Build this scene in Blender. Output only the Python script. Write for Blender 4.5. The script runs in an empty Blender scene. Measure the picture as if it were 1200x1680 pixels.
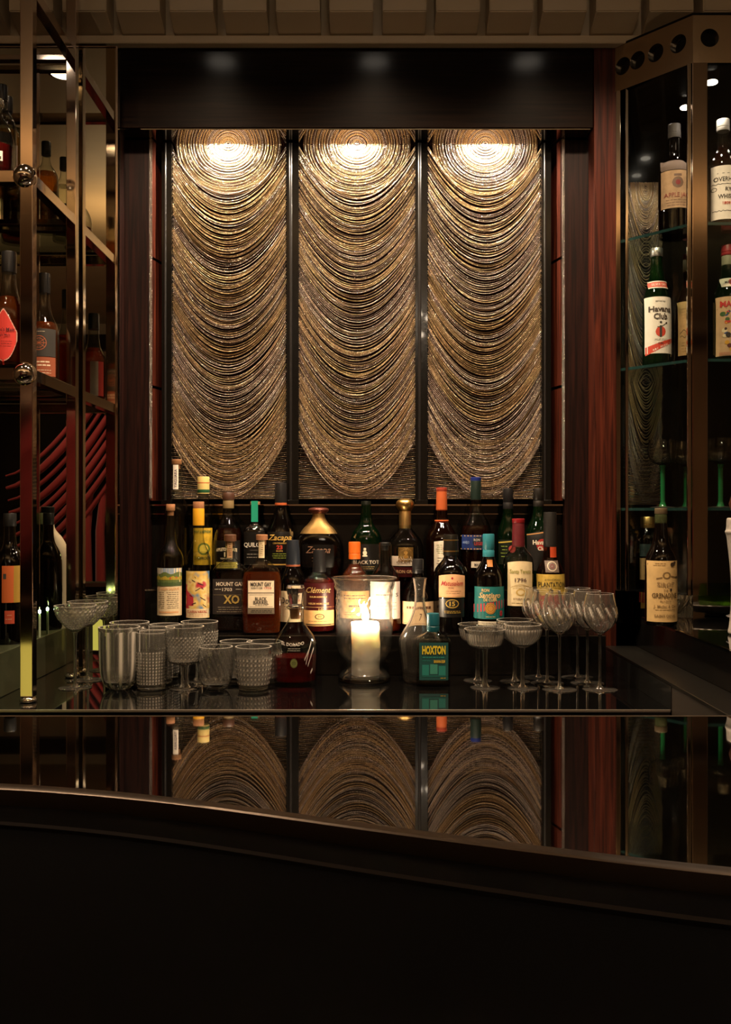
import bpy, bmesh, math, random
import numpy as np
random.seed(7)
SC = bpy.context.scene
COL = SC.collection
H = 1.30            # camera height
F = 1633.0          # focal length in pixels of the 1200x1680 frame
PI = math.pi

# ---------------------------------------------------------------- camera, world, lights, exposure
cd = bpy.data.cameras.new('camera'); cam = bpy.data.objects.new('camera', cd); COL.objects.link(cam)
cam.location = (0, 0, H); cam.rotation_euler = (PI/2, 0, 0)
cd.sensor_fit = 'VERTICAL'; cd.sensor_height = 36.0; cd.lens = 36.0*F/1680.0
cd.clip_start = 0.02; cd.clip_end = 60
SC.camera = cam
w = bpy.data.worlds.new('world'); SC.world = w; w.use_nodes = True
w.node_tree.nodes['Background'].inputs[0].default_value = (0.9, 0.6, 0.35, 1)
w.node_tree.nodes['Background'].inputs[1].default_value = 0.01
vs = SC.view_settings
vs.view_transform = 'Standard'; vs.look = 'None'; vs.gamma = 1.0; vs.use_curve_mapping = False
vs.exposure = 0.0
cy = SC.cycles
cy.max_bounces = 14; cy.transmission_bounces = 12; cy.glossy_bounces = 6; cy.diffuse_bounces = 3
cy.transparent_max_bounces = 40; cy.caustics_reflective = False; cy.caustics_refractive = False
cy.sample_clamp_indirect = 4.0; cy.blur_glossy = 0.5
cy.use_denoising = True

def zz(v): return H + v
def WX(px, d): return (px-600.0)*d/F
def WZ(py, d): return (840.0-py)*d/F

def lamp(name, kind, loc, power, color, size=0.02, target=None, angle=60, blend=0.6, label=None, size_y=None):
    l = bpy.data.lights.new(name, kind); l.energy = power; l.color = color
    if kind == 'AREA':
        l.size = size
        if size_y: l.shape = 'RECTANGLE'; l.size_y = size_y
    else: l.shadow_soft_size = size
    if kind == 'SPOT': l.spot_size = math.radians(angle); l.spot_blend = blend
    o = bpy.data.objects.new(name, l); COL.objects.link(o); o.location = loc
    if target is not None:
        from mathutils import Vector
        o.rotation_euler = (Vector(target)-Vector(loc)).to_track_quat('-Z', 'Y').to_euler()
    return o
WARM = (1.0, 0.72, 0.47)
CURT_X = [(281, 470), (490, 682), (702, 890)]
CD = 2.68
for k, (a, b) in enumerate(CURT_X):
    x = WX((a+b)/2, CD)
    lamp('curtain_spot', 'SPOT', (x, 2.628, zz(0.978)), 18, (1.0, .82, .60), 0.004, (x, 2.70, zz(0.91)), 175, 0.4)
for x in (-0.48, 0.03, 0.54):       # ceiling downlights in front of the back bar
    lamp('ceiling_spot', 'SPOT', (x, 1.83, zz(1.475)), 98, WARM, 0.045, (x*0.9, 2.55, zz(-0.25)), 84, 0.55)
for x, y in ((-1.03, 1.48), (0.95, 1.2), (-0.6, -2.3), (0.9, -2.3), (-2.2, -2.0)):  # rear ones are added unseen, to brighten the walls the posts reflect
    lamp('ceiling_spot', 'SPOT', (x, y, zz(1.47)), 40 if y < 0 else 20, WARM, 0.03, (x, y, 0), 110, 0.9)
for x in (-2.4, -0.8, 0.8, 2.4):          # added hidden panels facing up, to brighten the cream ceiling
    lamp('added_ceiling_wash', 'AREA', (x, 0.0, zz(1.20)), 9.0, (1.0, .68, .38), 1.2, (x, 0.001, zz(1.5)), size_y=0.4)
for p, t in (((0.865, 2.486, zz(1.055)), (0.85, 2.5, 0.6)), ((0.78, 2.62, zz(1.055)), (0.76, 2.58, 0.6)), ((1.05, 2.5, zz(1.055)), (1.0, 2.5, 0.6))):
    lamp('cabinet_spot', 'SPOT', p, 1.6, (1.0, .82, .66), 0.012, t, 130, 0.8)
for p in ((-2.3, -2.2, zz(1.3)),):
    lamp('added_drape_fill', 'SPOT', p, 22, (1.0, .7, .5), 0.03, (-2.2, -2.9, zz(0.2)), 80, 0.8)  # added lamp without a fitting, lights the reflected drape

# ---------------------------------------------------------------- materials
def newmat(name):
    m = bpy.data.materials.new(name); m.use_nodes = True
    nt = m.node_tree; nt.nodes.clear()
    out = nt.nodes.new('ShaderNodeOutputMaterial')
    return m, nt, out
def rgb(h):
    if isinstance(h, str):
        v = [int(h[i:i+2], 16)/255 for i in (0, 2, 4)]
        return tuple(c/12.92 if c <= .04045 else ((c+.055)/1.055)**2.4 for c in v)
    return h
_pc = {}
def pm(name, col, rough=0.5, metal=0.0, coat=0.0, spec=0.5, emit=0.0, noise=0.0, nscale=60, bump=0.0, trans=0.0, ior=1.5, sheen=0.0, stretch=(1, 1, 1), bdist=0.001):
    if name in _pc: return _pc[name]
    m, nt, out = newmat(name); N = nt.nodes.new
    b = N('ShaderNodeBsdfPrincipled'); nt.links.new(b.outputs[0], out.inputs[0])
    c = rgb(col)
    b.inputs['Base Color'].default_value = (*c, 1); b.inputs['Roughness'].default_value = rough
    b.inputs['Metallic'].default_value = metal; b.inputs['Coat Weight'].default_value = coat
    b.inputs['Coat Roughness'].default_value = 0.03
    b.inputs['Specular IOR Level'].default_value = spec; b.inputs['IOR'].default_value = ior
    b.inputs['Transmission Weight'].default_value = trans; b.inputs['Sheen Weight'].default_value = sheen
    if emit: b.inputs['Emission Color'].default_value = (*c, 1); b.inputs['Emission Strength'].default_value = emit
    if noise or bump:
        tc = N('ShaderNodeTexCoord'); mp = N('ShaderNodeMapping'); mp.inputs['Scale'].default_value = stretch
        nz = N('ShaderNodeTexNoise'); nz.inputs['Scale'].default_value = nscale; nz.inputs['Detail'].default_value = 5
        nt.links.new(tc.outputs['Object'], mp.inputs[0]); nt.links.new(mp.outputs[0], nz.inputs['Vector'])
        if noise:
            mr = N('ShaderNodeMapRange'); mr.inputs['From Min'].default_value = .3; mr.inputs['From Max'].default_value = .7
            mr.inputs['To Min'].default_value = 1-noise; mr.inputs['To Max'].default_value = 1+noise*.5
            vm = N('ShaderNodeVectorMath'); vm.operation = 'SCALE'; vm.inputs[0].default_value = c
            nt.links.new(nz.outputs[0], mr.inputs[0]); nt.links.new(mr.outputs[0], vm.inputs['Scale']); nt.links.new(vm.outputs[0], b.inputs['Base Color'])
        if bump:
            bp = N('ShaderNodeBump'); bp.inputs['Strength'].default_value = bump; bp.inputs['Distance'].default_value = bdist
            nt.links.new(nz.outputs[0], bp.inputs['Height']); nt.links.new(bp.outputs[0], b.inputs['Normal'])
    _pc[name] = m; return m
def thin(name, tint, body=0.0, rough=0.02, bodycol=None, ior=1.5, gl=1.0, edge=.06):
    """thin clear or coloured glass / liquid: see-through with a glossy surface, body = share of milky scatter"""
    if name in _pc: return _pc[name]
    m, nt, out = newmat(name); N = nt.nodes.new
    t = N('ShaderNodeBsdfTransparent')
    lw = N('ShaderNodeLayerWeight'); lw.inputs[0].default_value = .5; pw = N('ShaderNodeMath'); pw.operation = 'POWER'; pw.inputs[1].default_value = 2.2
    tm = N('ShaderNodeMix'); tm.data_type = 'RGBA'; tm.inputs[6].default_value = (*tint, 1); tm.inputs[7].default_value = (*[c*edge for c in tint], 1)
    nt.links.new(lw.outputs['Facing'], pw.inputs[0]); nt.links.new(pw.outputs[0], tm.inputs[0]); nt.links.new(tm.outputs[2], t.inputs[0])
    g = N('ShaderNodeBsdfGlossy'); g.inputs['Roughness'].default_value = rough; g.inputs[0].default_value = (gl, gl, gl, 1)
    f = N('ShaderNodeFresnel'); ge = N('ShaderNodeNewGeometry'); mi = N('ShaderNodeMix'); mi.data_type = 'FLOAT'
    mi.inputs[2].default_value = ior; mi.inputs[3].default_value = 1/ior
    nt.links.new(ge.outputs['Backfacing'], mi.inputs[0]); nt.links.new(mi.outputs[0], f.inputs[0])
    mx = N('ShaderNodeMixShader'); nt.links.new(f.outputs[0], mx.inputs[0])
    src = t.outputs[0]
    if body:
        df = N('ShaderNodeBsdfDiffuse'); tl = N('ShaderNodeBsdfTranslucent')
        bc = bodycol or tint
        df.inputs[0].default_value = (*bc, 1); tl.inputs[0].default_value = (*bc, 1)
        ad = N('ShaderNodeMixShader'); ad.inputs[0].default_value = .5
        nt.links.new(df.outputs[0], ad.inputs[1]); nt.links.new(tl.outputs[0], ad.inputs[2])
        m2 = N('ShaderNodeMixShader'); m2.inputs[0].default_value = body
        nt.links.new(t.outputs[0], m2.inputs[1]); nt.links.new(ad.outputs[0], m2.inputs[2]); src = m2.outputs[0]
    nt.links.new(src, mx.inputs[1]); nt.links.new(g.outputs[0], mx.inputs[2]); nt.links.new(mx.outputs[0], out.inputs[0])
    _pc[name] = m; return m
def glassmat(name, col=(1, 1, 1), rough=0.0, ior=1.5, milk=0.0):
    if name in _pc: return _pc[name]
    m, nt, out = newmat(name)
    g = nt.nodes.new('ShaderNodeBsdfGlass'); g.inputs[0].default_value = (*col, 1); g.inputs['Roughness'].default_value = rough
    g.inputs['IOR'].default_value = ior; df = nt.nodes.new('ShaderNodeBsdfDiffuse'); df.inputs[0].default_value = (.98, .90, .78, 1)
    mx = nt.nodes.new('ShaderNodeMixShader'); mx.inputs[0].default_value = milk
    if milk:
        at = nt.nodes.new('ShaderNodeAttribute'); at.attribute_name = 'painted_glint'; ma = nt.nodes.new('ShaderNodeMath'); ma.operation = 'MULTIPLY_ADD'
        ma.inputs[1].default_value = .50; ma.inputs[2].default_value = milk; nt.links.new(at.outputs['Fac'], ma.inputs[0]); nt.links.new(ma.outputs[0], mx.inputs[0])  # painted glints raise the diffuse share along ridges and rim
    nt.links.new(g.outputs[0], mx.inputs[1]); nt.links.new(df.outputs[0], mx.inputs[2]); nt.links.new(mx.outputs[0], out.inputs[0]); _pc[name] = m; return m
def wood(name, c1, c2, scale=1.0, axis='Z', rough=.30, coat=.03, spec=.12):
    m, nt, out = newmat(name); N = nt.nodes.new; L = nt.links.new
    b = N('ShaderNodeBsdfPrincipled'); L(b.outputs[0], out.inputs[0])
    tc = N('ShaderNodeTexCoord'); mp = N('ShaderNodeMapping')
    mp.inputs['Scale'].default_value = {'Z': (60, 60, 2.2), 'X': (2.2, 60, 60)}[axis]
    nz = N('ShaderNodeTexNoise'); nz.inputs['Scale'].default_value = 2.2*scale; nz.inputs['Detail'].default_value = 6; nz.inputs['Distortion'].default_value = .6
    L(tc.outputs['Object'], mp.inputs[0]); L(mp.outputs[0], nz.inputs['Vector'])
    r = N('ShaderNodeValToRGB'); r.color_ramp.elements[0].position = .38; r.color_ramp.elements[1].position = .66
    r.color_ramp.elements[0].color = (*c1, 1); r.color_ramp.elements[1].color = (*c2, 1)
    L(nz.outputs[0], r.inputs[0]); L(r.outputs[0], b.inputs['Base Color'])
    b.inputs['Roughness'].default_value = rough+.15; b.inputs['Specular IOR Level'].default_value = spec; b.inputs['Coat Weight'].default_value = coat; b.inputs['Coat Roughness'].default_value = rough*.5
    bp = N('ShaderNodeBump'); bp.inputs['Strength'].default_value = .12; bp.inputs['Distance'].default_value = .0006
    L(nz.outputs[0], bp.inputs['Height']); L(bp.outputs[0], b.inputs['Normal'])
    return m
M_WOOD = wood('dark_mahogany', (.005, .0018, .0014), (.019, .0055, .0038))
M_WOODR = wood('red_mahogany', (.020, .0045, .0025), (.075, .015, .007))
M_LINTEL = wood('lintel_mahogany', (.003, .0015, .001), (.010, .005, .003), axis='X', rough=.24, coat=.14, spec=.02)
M_BLACK = pm('black_lacquer', (.004, .0035, .003), .16, coat=.2, spec=.25)
M_BLKGLS = pm('black_counter_glass', (.003, .003, .003), .02, spec=1.0, coat=1.0)
M_CHROME = pm('polished_bronze_steel', (.62, .50, .41), .07, 1.0)
M_CHROME2 = pm('chrome', (.75, .70, .64), .05, 1.0)
M_MIRROR = pm('smoked_mirror', (.62, .60, .50), .004, 1.0)
M_SOFFIT = pm('soffit_mirror', (.80, .68, .54), .03, 1.0)
M_EDGE = pm('satin_edge_strip', (.62, .53, .44), .42, 1.0)
M_STEEL = pm('dark_brushed_steel', (.12, .115, .10), .28, 1.0, bump=.1, nscale=40, stretch=(30, 1, 1))
M_OLIVE = pm('olive_lacquer', (.045, .050, .026), .30, coat=.3)
M_CREAM = pm('cream_plaster', (.50, .385, .24), .45, noise=.08, nscale=6, bump=.05)
M_WALL = pm('warm_wall', (.50, .37, .25), .6, noise=.1, nscale=4)
M_FLOOR = pm('dark_floor', (.02, .012, .008), .35, noise=.3, nscale=8)
M_LEATHER = pm('black_leather', (.0008, .0007, .0007), .6, spec=.04)
M_SHELF = thin('shelf_glass', (.86, .95, .92), rough=.01, edge=.8)
M_SHELFE = pm('shelf_glass_edge', (.010, .03, .027), .1, coat=1.0)
M_PANE = thin('pane_glass', (.93, .95, .94), rough=.005, ior=1.35, edge=.9)
M_GLASS = glassmat('crystal_glass', (.98, .985, .98), .01, milk=.025)
M_VASE = thin('vase_glass', (.97, .97, .95), rough=.02, ior=1.5, body=.012, bodycol=(.9, .88, .82), edge=.35)
G_CLEAR = thin('clear_bottle_glass', (.90, .93, .89), rough=.02)
G_GREEN = thin('green_bottle_glass', (.10, .35, .10), body=.04, bodycol=(.02, .20, .04))
G_DGREEN = thin('dark_green_bottle_glass', (.05, .12, .05), body=.12, bodycol=(.012, .07, .02))
G_AMBER = thin('amber_bottle_glass', (.38, .16, .06), body=.10, bodycol=(.05, .015, .006))
G_DARK = thin('black_bottle_glass', (.03, .018, .012), body=.3, bodycol=(.008, .005, .004))
L_CLEAR = thin('clear_spirit', (.90, .90, .84), rough=.02, ior=1.1)
L_AMBER = thin('amber_spirit', (.70, .22, .06), body=.16, bodycol=(.55, .13, .025), ior=1.2)
L_GOLD = thin('golden_spirit', (.80, .45, .12), body=.12, bodycol=(.6, .28, .05), ior=1.2)
L_RED = thin('red_spirit', (.50, .06, .05), body=.16, bodycol=(.45, .03, .03), ior=1.2)
L_DARK = thin('dark_rum', (.16, .04, .02), body=.16, bodycol=(.10, .022, .01), ior=1.2)
K_GOLD = pm('gold_foil', (.75, .48, .16), .3, 1.0)
K_BLACK = pm('black_cap', (.012, .012, .013), .35)
def P(hexcol, rough=.6): return pm('print_'+hexcol, hexcol, rough)
PAPER = 'e8dcc4'
def paper(hexcol): return pm('paper_'+hexcol, hexcol, .7, noise=.08, nscale=90)

# ---------------------------------------------------------------- mesh helpers
def tag(o, label=None, cat=None, group=None, kind=None):
    if label: o['label'] = label
    if cat: o['category'] = cat
    if group: o['group'] = group
    if kind: o['kind'] = kind
    return o
def empty(name, loc, label=None, cat=None, group=None, kind=None, rz=0):
    o = bpy.data.objects.new(name, None); COL.objects.link(o); o.location = loc; o.rotation_euler = (0, 0, rz)
    o.empty_display_size = .02
    return tag(o, label, cat, group, kind)
def mk(name, verts, faces, mats, parent=None, smooth=True, sharp=40, idx=None, loc=None):
    me = bpy.data.meshes.new(name); me.from_pydata([tuple(v) for v in verts], [], faces)
    for m in (mats if isinstance(mats, (list, tuple)) else [mats]): me.materials.append(m)
    if idx is not None: me.polygons.foreach_set('material_index', idx)
    if smooth:
        me.polygons.foreach_set('use_smooth', [True]*len(me.polygons)); me.set_sharp_from_angle(angle=math.radians(sharp))
    me.update()
    o = bpy.data.objects.new(name, me); COL.objects.link(o)
    if parent: o.parent = parent
    if loc is not None: o.location = loc
    return o
def bxdata(x0, x1, y0, y1, z0, z1, bev=0.0):
    bm = bmesh.new(); bmesh.ops.create_cube(bm, size=1.0)
    for v in bm.verts: v.co = ((x0+x1)/2+v.co.x*(x1-x0), (y0+y1)/2+v.co.y*(y1-y0), (z0+z1)/2+v.co.z*(z1-z0))
    if bev: bmesh.ops.bevel(bm, geom=list(bm.edges), offset=bev, segments=2, affect='EDGES', profile=.5)
    return bm
def bx(name, x0, x1, y0, y1, z0, z1, m, parent=None, bev=0.0, kind=None):
    bm = bxdata(min(x0, x1), max(x0, x1), y0, y1, z0, z1, bev)
    me = bpy.data.meshes.new(name); bm.to_mesh(me); bm.free(); me.materials.append(m)
    if bev: me.polygons.foreach_set('use_smooth', [True]*len(me.polygons)); me.set_sharp_from_angle(angle=math.radians(12))
    o = bpy.data.objects.new(name, me); COL.objects.link(o)
    if parent: o.parent = parent
    if kind: o['kind'] = kind
    return o
def loft(rows, seg=32, fl=None, cap0=True, cap1=True):
    """rows: (z, rx, ry, n); fl(theta, i, z) radius multiplier. returns verts, faces"""
    V = []; Fc = []
    for i, (z, rx, ry, n) in enumerate(rows):
        for k in range(seg):
            t = 2*PI*k/seg+PI/seg
            c, s = math.cos(t), math.sin(t)
            if n == 2: ux, uy = c, s
            else:
                ux = math.copysign(abs(c)**(2/n), c); uy = math.copysign(abs(s)**(2/n), s)
            q = fl(t, i, z) if fl else 1.0
            V.append((rx*ux*q, ry*uy*q, z))
    for i in range(len(rows)-1):
        a = i*seg; b = a+seg
        for k in range(seg):
            k2 = (k+1) % seg
            Fc.append((a+k, a+k2, b+k2, b+k))
    if cap0: Fc.append(tuple(range(seg))[::-1])
    if cap1: Fc.append(tuple(range((len(rows)-1)*seg, len(rows)*seg)))
    return V, Fc
def lathe(name, prof, m, parent=None, seg=32, fl=None, cap0=True, cap1=True, loc=None, sharp=40, smooth=True):
    v, f = loft([(z, r, r, 2) for r, z in prof], seg, fl, cap0, cap1)
    return mk(name, v, f, m, parent, smooth, sharp, loc=loc)
def chaikin(p, it=2):
    for _ in range(it):
        q = [p[0]]
        for a, b in zip(p[:-1], p[1:]):
            q.append(tuple(.75*x+.25*y for x, y in zip(a, b))); q.append(tuple(.25*x+.75*y for x, y in zip(a, b)))
        q.append(p[-1]); p = q
    return p
def tube(pts, r, seg=8):
    from mathutils import Vector
    V = []; Fc = []; pts = [Vector(p) for p in pts]; n = len(pts)
    up = Vector((0, 1, 0.01))
    for i, p in enumerate(pts):
        d = (pts[min(i+1, n-1)]-pts[max(i-1, 0)]).normalized()
        a = d.cross(up).normalized(); b = d.cross(a)
        rr = r[i] if isinstance(r, (list, tuple)) else r
        for k in range(seg):
            t = 2*PI*k/seg; V.append(p+a*rr*math.cos(t)+b*rr*math.sin(t))
    for i in range(n-1):
        for k in range(seg): Fc.append((i*seg+k, i*seg+(k+1) % seg, (i+1)*seg+(k+1) % seg, (i+1)*seg+k))
    Fc.append(tuple(range(seg))[::-1]); Fc.append(tuple(range((n-1)*seg, n*seg)))
    return V, Fc
def dup(root, loc=None, label=None, group=None, rz=None):
    r = root.copy(); COL.objects.link(r)
    if loc is not None: r.location = loc
    if rz is not None: r.rotation_euler = (0, 0, rz)
    if label: r['label'] = label
    if group: r['group'] = group
    for ch in list(root.children):
        c = ch.copy(); COL.objects.link(c); c.parent = r
        for g in ch.children:
            e = g.copy(); COL.objects.link(e); e.parent = c
    return r
def dense(out, st=.0022):
    q = [out[0]]
    for a, b in zip(out[:-1], out[1:]):
        n = max(1, int(math.hypot(a[0]-b[0], a[1]-b[1])/st)); q += [(a[0]+(b[0]-a[0])*i/n, a[1]+(b[1]-a[1])*i/n) for i in range(1, n+1)]
    return q
_tc = {}
def text_geo(s, shear=0.0, bold=0.0, space=1.0):
    key = (s, shear, bold, space)
    if key not in _tc:
        c = bpy.data.curves.new('t', 'FONT'); c.body = s; c.resolution_u = 2; c.shear = shear; c.offset = bold; c.space_character = space
        o = bpy.data.objects.new('t', c); m = o.to_mesh()
        v = np.array([q.co[:2] for q in m.vertices]) if len(m.vertices) else np.zeros((0, 2)); f = [tuple(p.vertices) for p in m.polygons]
        o.to_mesh_clear(); bpy.data.objects.remove(o); bpy.data.curves.remove(c)
        if len(v):
            v[:, 0] -= (v[:, 0].min()+v[:, 0].max())/2; v[:, 1] -= .35
        _tc[key] = (v, f)
    return _tc[key]

# prints: items in label pixels. surf(x, z, eps) -> y
class Print:
    def __init__(s): s.V = []; s.F = []; s.I = []; s.mats = []; s.lift = 0
    def mi(s, m):
        if m not in s.mats: s.mats.append(m)
        return s.mats.index(m)
    def add(s, pts, faces, m, lift):
        o = len(s.V); s.V += [(p[0], p[1], lift) for p in pts]
        s.F += [tuple(o+i for i in f) for f in faces]; s.I += [s.mi(m)]*len(faces)
    def band(s, x0, x1, lo, hi, m, lift=1, n=10):
        pts = []
        for i in range(n+1):
            x = x0+(x1-x0)*i/n; pts += [(x, lo(x) if callable(lo) else lo), (x, hi(x) if callable(hi) else hi)]
        s.add(pts, [(2*i, 2*i+2, 2*i+3, 2*i+1) for i in range(n)], m, lift)
    def disc(s, cx, cy, r, m, lift=1, ry=None):
        ry = ry or r
        q = lambda x: math.sqrt(max(0, 1-((x-cx)/r)**2))*ry
        s.band(cx-r, cx+r, lambda x: cy+q(x), lambda x: cy-q(x), m, lift, 14)
    def ring(s, cx, cy, r, wd, m, lift=2):
        n = 20; pts = []
        for i in range(n):
            t = 2*PI*i/n
            pts += [(cx+r*math.cos(t), cy+r*math.sin(t)), (cx+(r-wd)*math.cos(t), cy+(r-wd)*math.sin(t))]
        s.add(pts, [(2*i, (2*i+2) % (2*n), (2*i+3) % (2*n), 2*i+1) for i in range(n)], m, lift)
    def text(s, t, cx, cy, w, h, m, lift=5, shear=0, bold=0.012, rot=False, arc=0.0):
        v, f = text_geo(t, shear, bold)
        if not len(v): return
        sx = w/(v[:, 0].max()-v[:, 0].min()); sy = h/.7
        if rot: pts = [(cx-b*sy, cy-a*sx) for a, b in v]          # reads upwards
        else: pts = [(cx+a*sx, cy-b*sy+arc*(a*sx)**2) for a, b in v]
        s.add(pts, f, m, lift)
    def scribble(s, x0, x1, y0, y1, m, n=4, seed=1, h=.9):
        R = random.Random(seed)
        for i in range(n):
            y = y0+(y1-y0)*(i+.5)/n; x = x0+R.random()*3
            while x < x1-1:
                e = min(x1, x+2+R.random()*5); s.band(x, e, y+h/2, y-h/2, m, 2, 2); x = e+1.0
    def build(s, name, surf, d, zb, parent):
        if not s.V: return None
        k = d/F; V = []
        for x, y, l in s.V:
            X = x*k; Z = WZ(y, d)-zb
            V.append((X, surf(X, Z, .0004+.00022*l), Z))
        return mk(name, V, s.F, s.mats, parent, smooth=False, idx=s.I)

def bottle(name, label, px, d, zb, prof, glass, ratio=1.0, n=2, liquid=None, level=None, cap=None, labels=(), cat='bottle', group=None, seg=32, x=None, neckn=2, base_r=.94, rz=0):
    """prof: [(y, halfwidth)] in photo pixels from the base upwards (first y ignored: base); zb = base height relative to camera"""
    X = WX(px, d) if x is None else x; k = d/F
    root = empty(name, (X, d, H+zb), label, cat, group, rz=rz)
    top = WZ(prof[-1][0], d)-zb
    neck = min(p[1] for p in prof)*k
    R0 = prof[0][1]*k
    pts = [(0.0, R0*base_r), (.0045, R0)] + [(WZ(y, d)-zb, hw*k) for y, hw in prof[1:]]
    zz_, rr_ = [pts[0]], None
    sm = [pts[0]] + chaikin(pts[1:], 2)
    Rm = max(p[1] for p in pts)
    def sect(r):
        t = 0 if Rm == neck else max(0, min(1, (r-neck)/(Rm-neck)))
        ry = neck+(Rm*ratio-neck)*t if ratio != 1 else r
        return min(ry, r) if ratio <= 1 else ry, neckn+(n-neckn)*min(1, t*2.2)
    rows = [(z, r, sect(r)[0], sect(r)[1]) for z, r in sm]
    v, f = loft(rows, seg, cap1=False); g = mk('glass_body', v, f, glass, root, sharp=55)
    zs = [q[0] for q in rows]; rs = [q[1] for q in rows]
    def surf(xx, z, e=.0004):
        r = float(np.interp(z, zs, rs)); ry, nn = sect(r); r += e; ry += e
        u = min(.985, abs(xx)/r)
        return -ry*(1-u**nn)**(1/nn)
    if liquid:
        zl = WZ(level, d)-zb
        lr = [(z, max(.001, r-.0028), max(.001, ry-.0028), nn) for z, r, ry, nn in rows if .006 < z < zl]
        r = float(np.interp(zl, zs, rs)); ry, nn = sect(r); r -= .0028; ry -= .0028
        r0 = R0-.003; lr = [(.006, r0*.9, sect(R0)[0]*.9, lr[0][3])]+lr+[(zl, r, ry, nn)]
        v, f = loft(lr, seg); mk('liquid', v, f, liquid, root, sharp=50)
    for c in (cap or ()):
        kind, y0, y1, hw, m = c[:5]; z0 = WZ(y1, d)-zb; z1 = WZ(y0, d)-zb; r = hw*k; rt = (c[5] if len(c) > 5 else hw)*k
        nm = {'cap': 'cap', 'cork': 'cork', 'capsule': 'capsule', 'collar': 'collar', 'ring': 'neck_ring', 'knob': 'stopper', 'strip': 'seal_strip'}[kind]
        if kind == 'knob':
            pr = chaikin([(r*.5, z0), (r*.75, z0+(z1-z0)*.15), (r, z0+(z1-z0)*.5), (r*.9, z0+(z1-z0)*.85), (r*.3, z1)], 2)
        elif kind == 'cap':
            h = z1-z0; pr = [(r*.97, z0), (r, z0+h*.04), (r, z0+h*.28), (r*.95, z0+h*.30), (r*.95, z0+h*.34), (r, z0+h*.36), (rt, z1-h*.06), (rt*.93, z1)]
        elif kind == 'cork': pr = [(r*.7, z0-.012), (r*.75, z0), (r, z0+.0005), (rt, z1-.001), (rt*.93, z1)]
        elif kind == 'strip':
            o = bx('seal_strip', -r, r, -rt-.0008, -rt+.0002, z0, z1, m, root); continue
        else: h = z1-z0; pr = [(r*.98, z0), (r, z0+h*.05), (rt, z1-h*.05), (rt*.95, z1)]
        fl = (lambda t, i, z: 1+.015*math.cos(40*t)) if kind == 'cap' else None
        lathe(nm, pr, m, root, 40 if kind == 'cap' else 24, fl)
    for L in labels:
        x0, x1, y0, y1, m, fn = L[:6]; nm = L[6] if len(L) > 6 else 'label'
        nx, nz = 16, 12; V = []; Fc = []
        top_f = L[7] if len(L) > 7 else None
        for j in range(nz+1):
            for i in range(nx+1):
                xx = x0+(x1-x0)*i/nx; yt = y0+(top_f(xx) if top_f else 0); yy = y1+(yt-y1)*j/nz
                Z = WZ(yy, d)-zb; V.append((xx*k, surf(xx*k, Z, .0005), Z))
        for j in range(nz):
            for i in range(nx): a = j*(nx+1)+i; Fc.append((a, a+1, a+nx+2, a+nx+1))
        lo = mk(nm, V, Fc, m, root, sharp=180)
        if fn:
            pr = Print(); fn(pr); pr.build('lettering', surf, d, zb, lo)
    return root

# ---------------------------------------------------------------- the setting
S = 'structure'
bx('floor', -3.6, 3.6, -3.2, 3.0, -.05, 0, M_FLOOR, kind=S)
bx('ceiling', -3.6, 3.6, -3.2, 3.0, zz(1.5), zz(1.56), M_CREAM, kind=S)
bx('wall_back', -3.6, 3.6, 2.86, 3.0, 0, zz(1.5), M_WOOD, kind=S)
bx('wall_front', -3.6, 3.6, -3.2, -3.05, 0, zz(1.5), M_WALL, kind=S)
bx('wall_left', -3.6, -3.5, -3.05, 2.86, 0, zz(1.5), M_WALL, kind=S)
bx('wall_right', 3.5, 3.6, -3.05, 2.86, 0, zz(1.5), M_WALL, kind=S)
bx('trim_9', -3.5, 3.5, -3.05, -2.96, zz(1.28), zz(1.40), M_WOOD, kind=S)
bx('trim_10', -3.5, 3.5, -3.05, -2.99, 0, zz(-.62), M_WOOD, kind=S)
bx('trim_11', -3.4, -1.5, -3.05, -3.0, zz(-.62), zz(.78), M_BLACK, kind=S)

# cornice of cream blocks over the bar
co = empty('trim_1', (0, 0, 0), kind=S)
bx('cornice_backing', -3.5, 3.5, 2.56, 2.86, zz(1.2195), zz(1.5), M_CREAM, co)
bx('cornice_lip', -3.5, 3.5, 2.545, 2.86, zz(1.1985), zz(1.2195), M_CREAM, co, bev=.003)
pitch = 87.7*2.48/F; gx0 = WX(620.5, 2.48); bw = pitch-.0237
proto = None
for k in range(-14, 15):
    xc = gx0+(k+.5)*pitch
    if proto is None:
        bm = bmesh.new(); pf = [(2.56, 1.2195), (2.48, 1.248), (2.48, 1.5), (2.56, 1.5)]
        a = [bm.verts.new((-bw/2, y, z)) for y, z in pf]; b = [bm.verts.new((bw/2, y, z)) for y, z in pf]
        bm.faces.new(a); bm.faces.new(b[::-1])
        for i in range(4): bm.faces.new((a[i], b[i], b[(i+1) % 4], a[(i+1) % 4]))
        bmesh.ops.recalc_face_normals(bm, faces=bm.faces)
        bmesh.ops.bevel(bm, geom=list(bm.edges), offset=.0025, segments=2, affect='EDGES')
        me = bpy.data.meshes.new('cornice_block'); bm.to_mesh(me); bm.free(); me.materials.append(M_CREAM); proto = me
    o = bpy.data.objects.new('cornice_block', proto); COL.objects.link(o); o.parent = co; o.location = (xc, 0, H)

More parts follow.
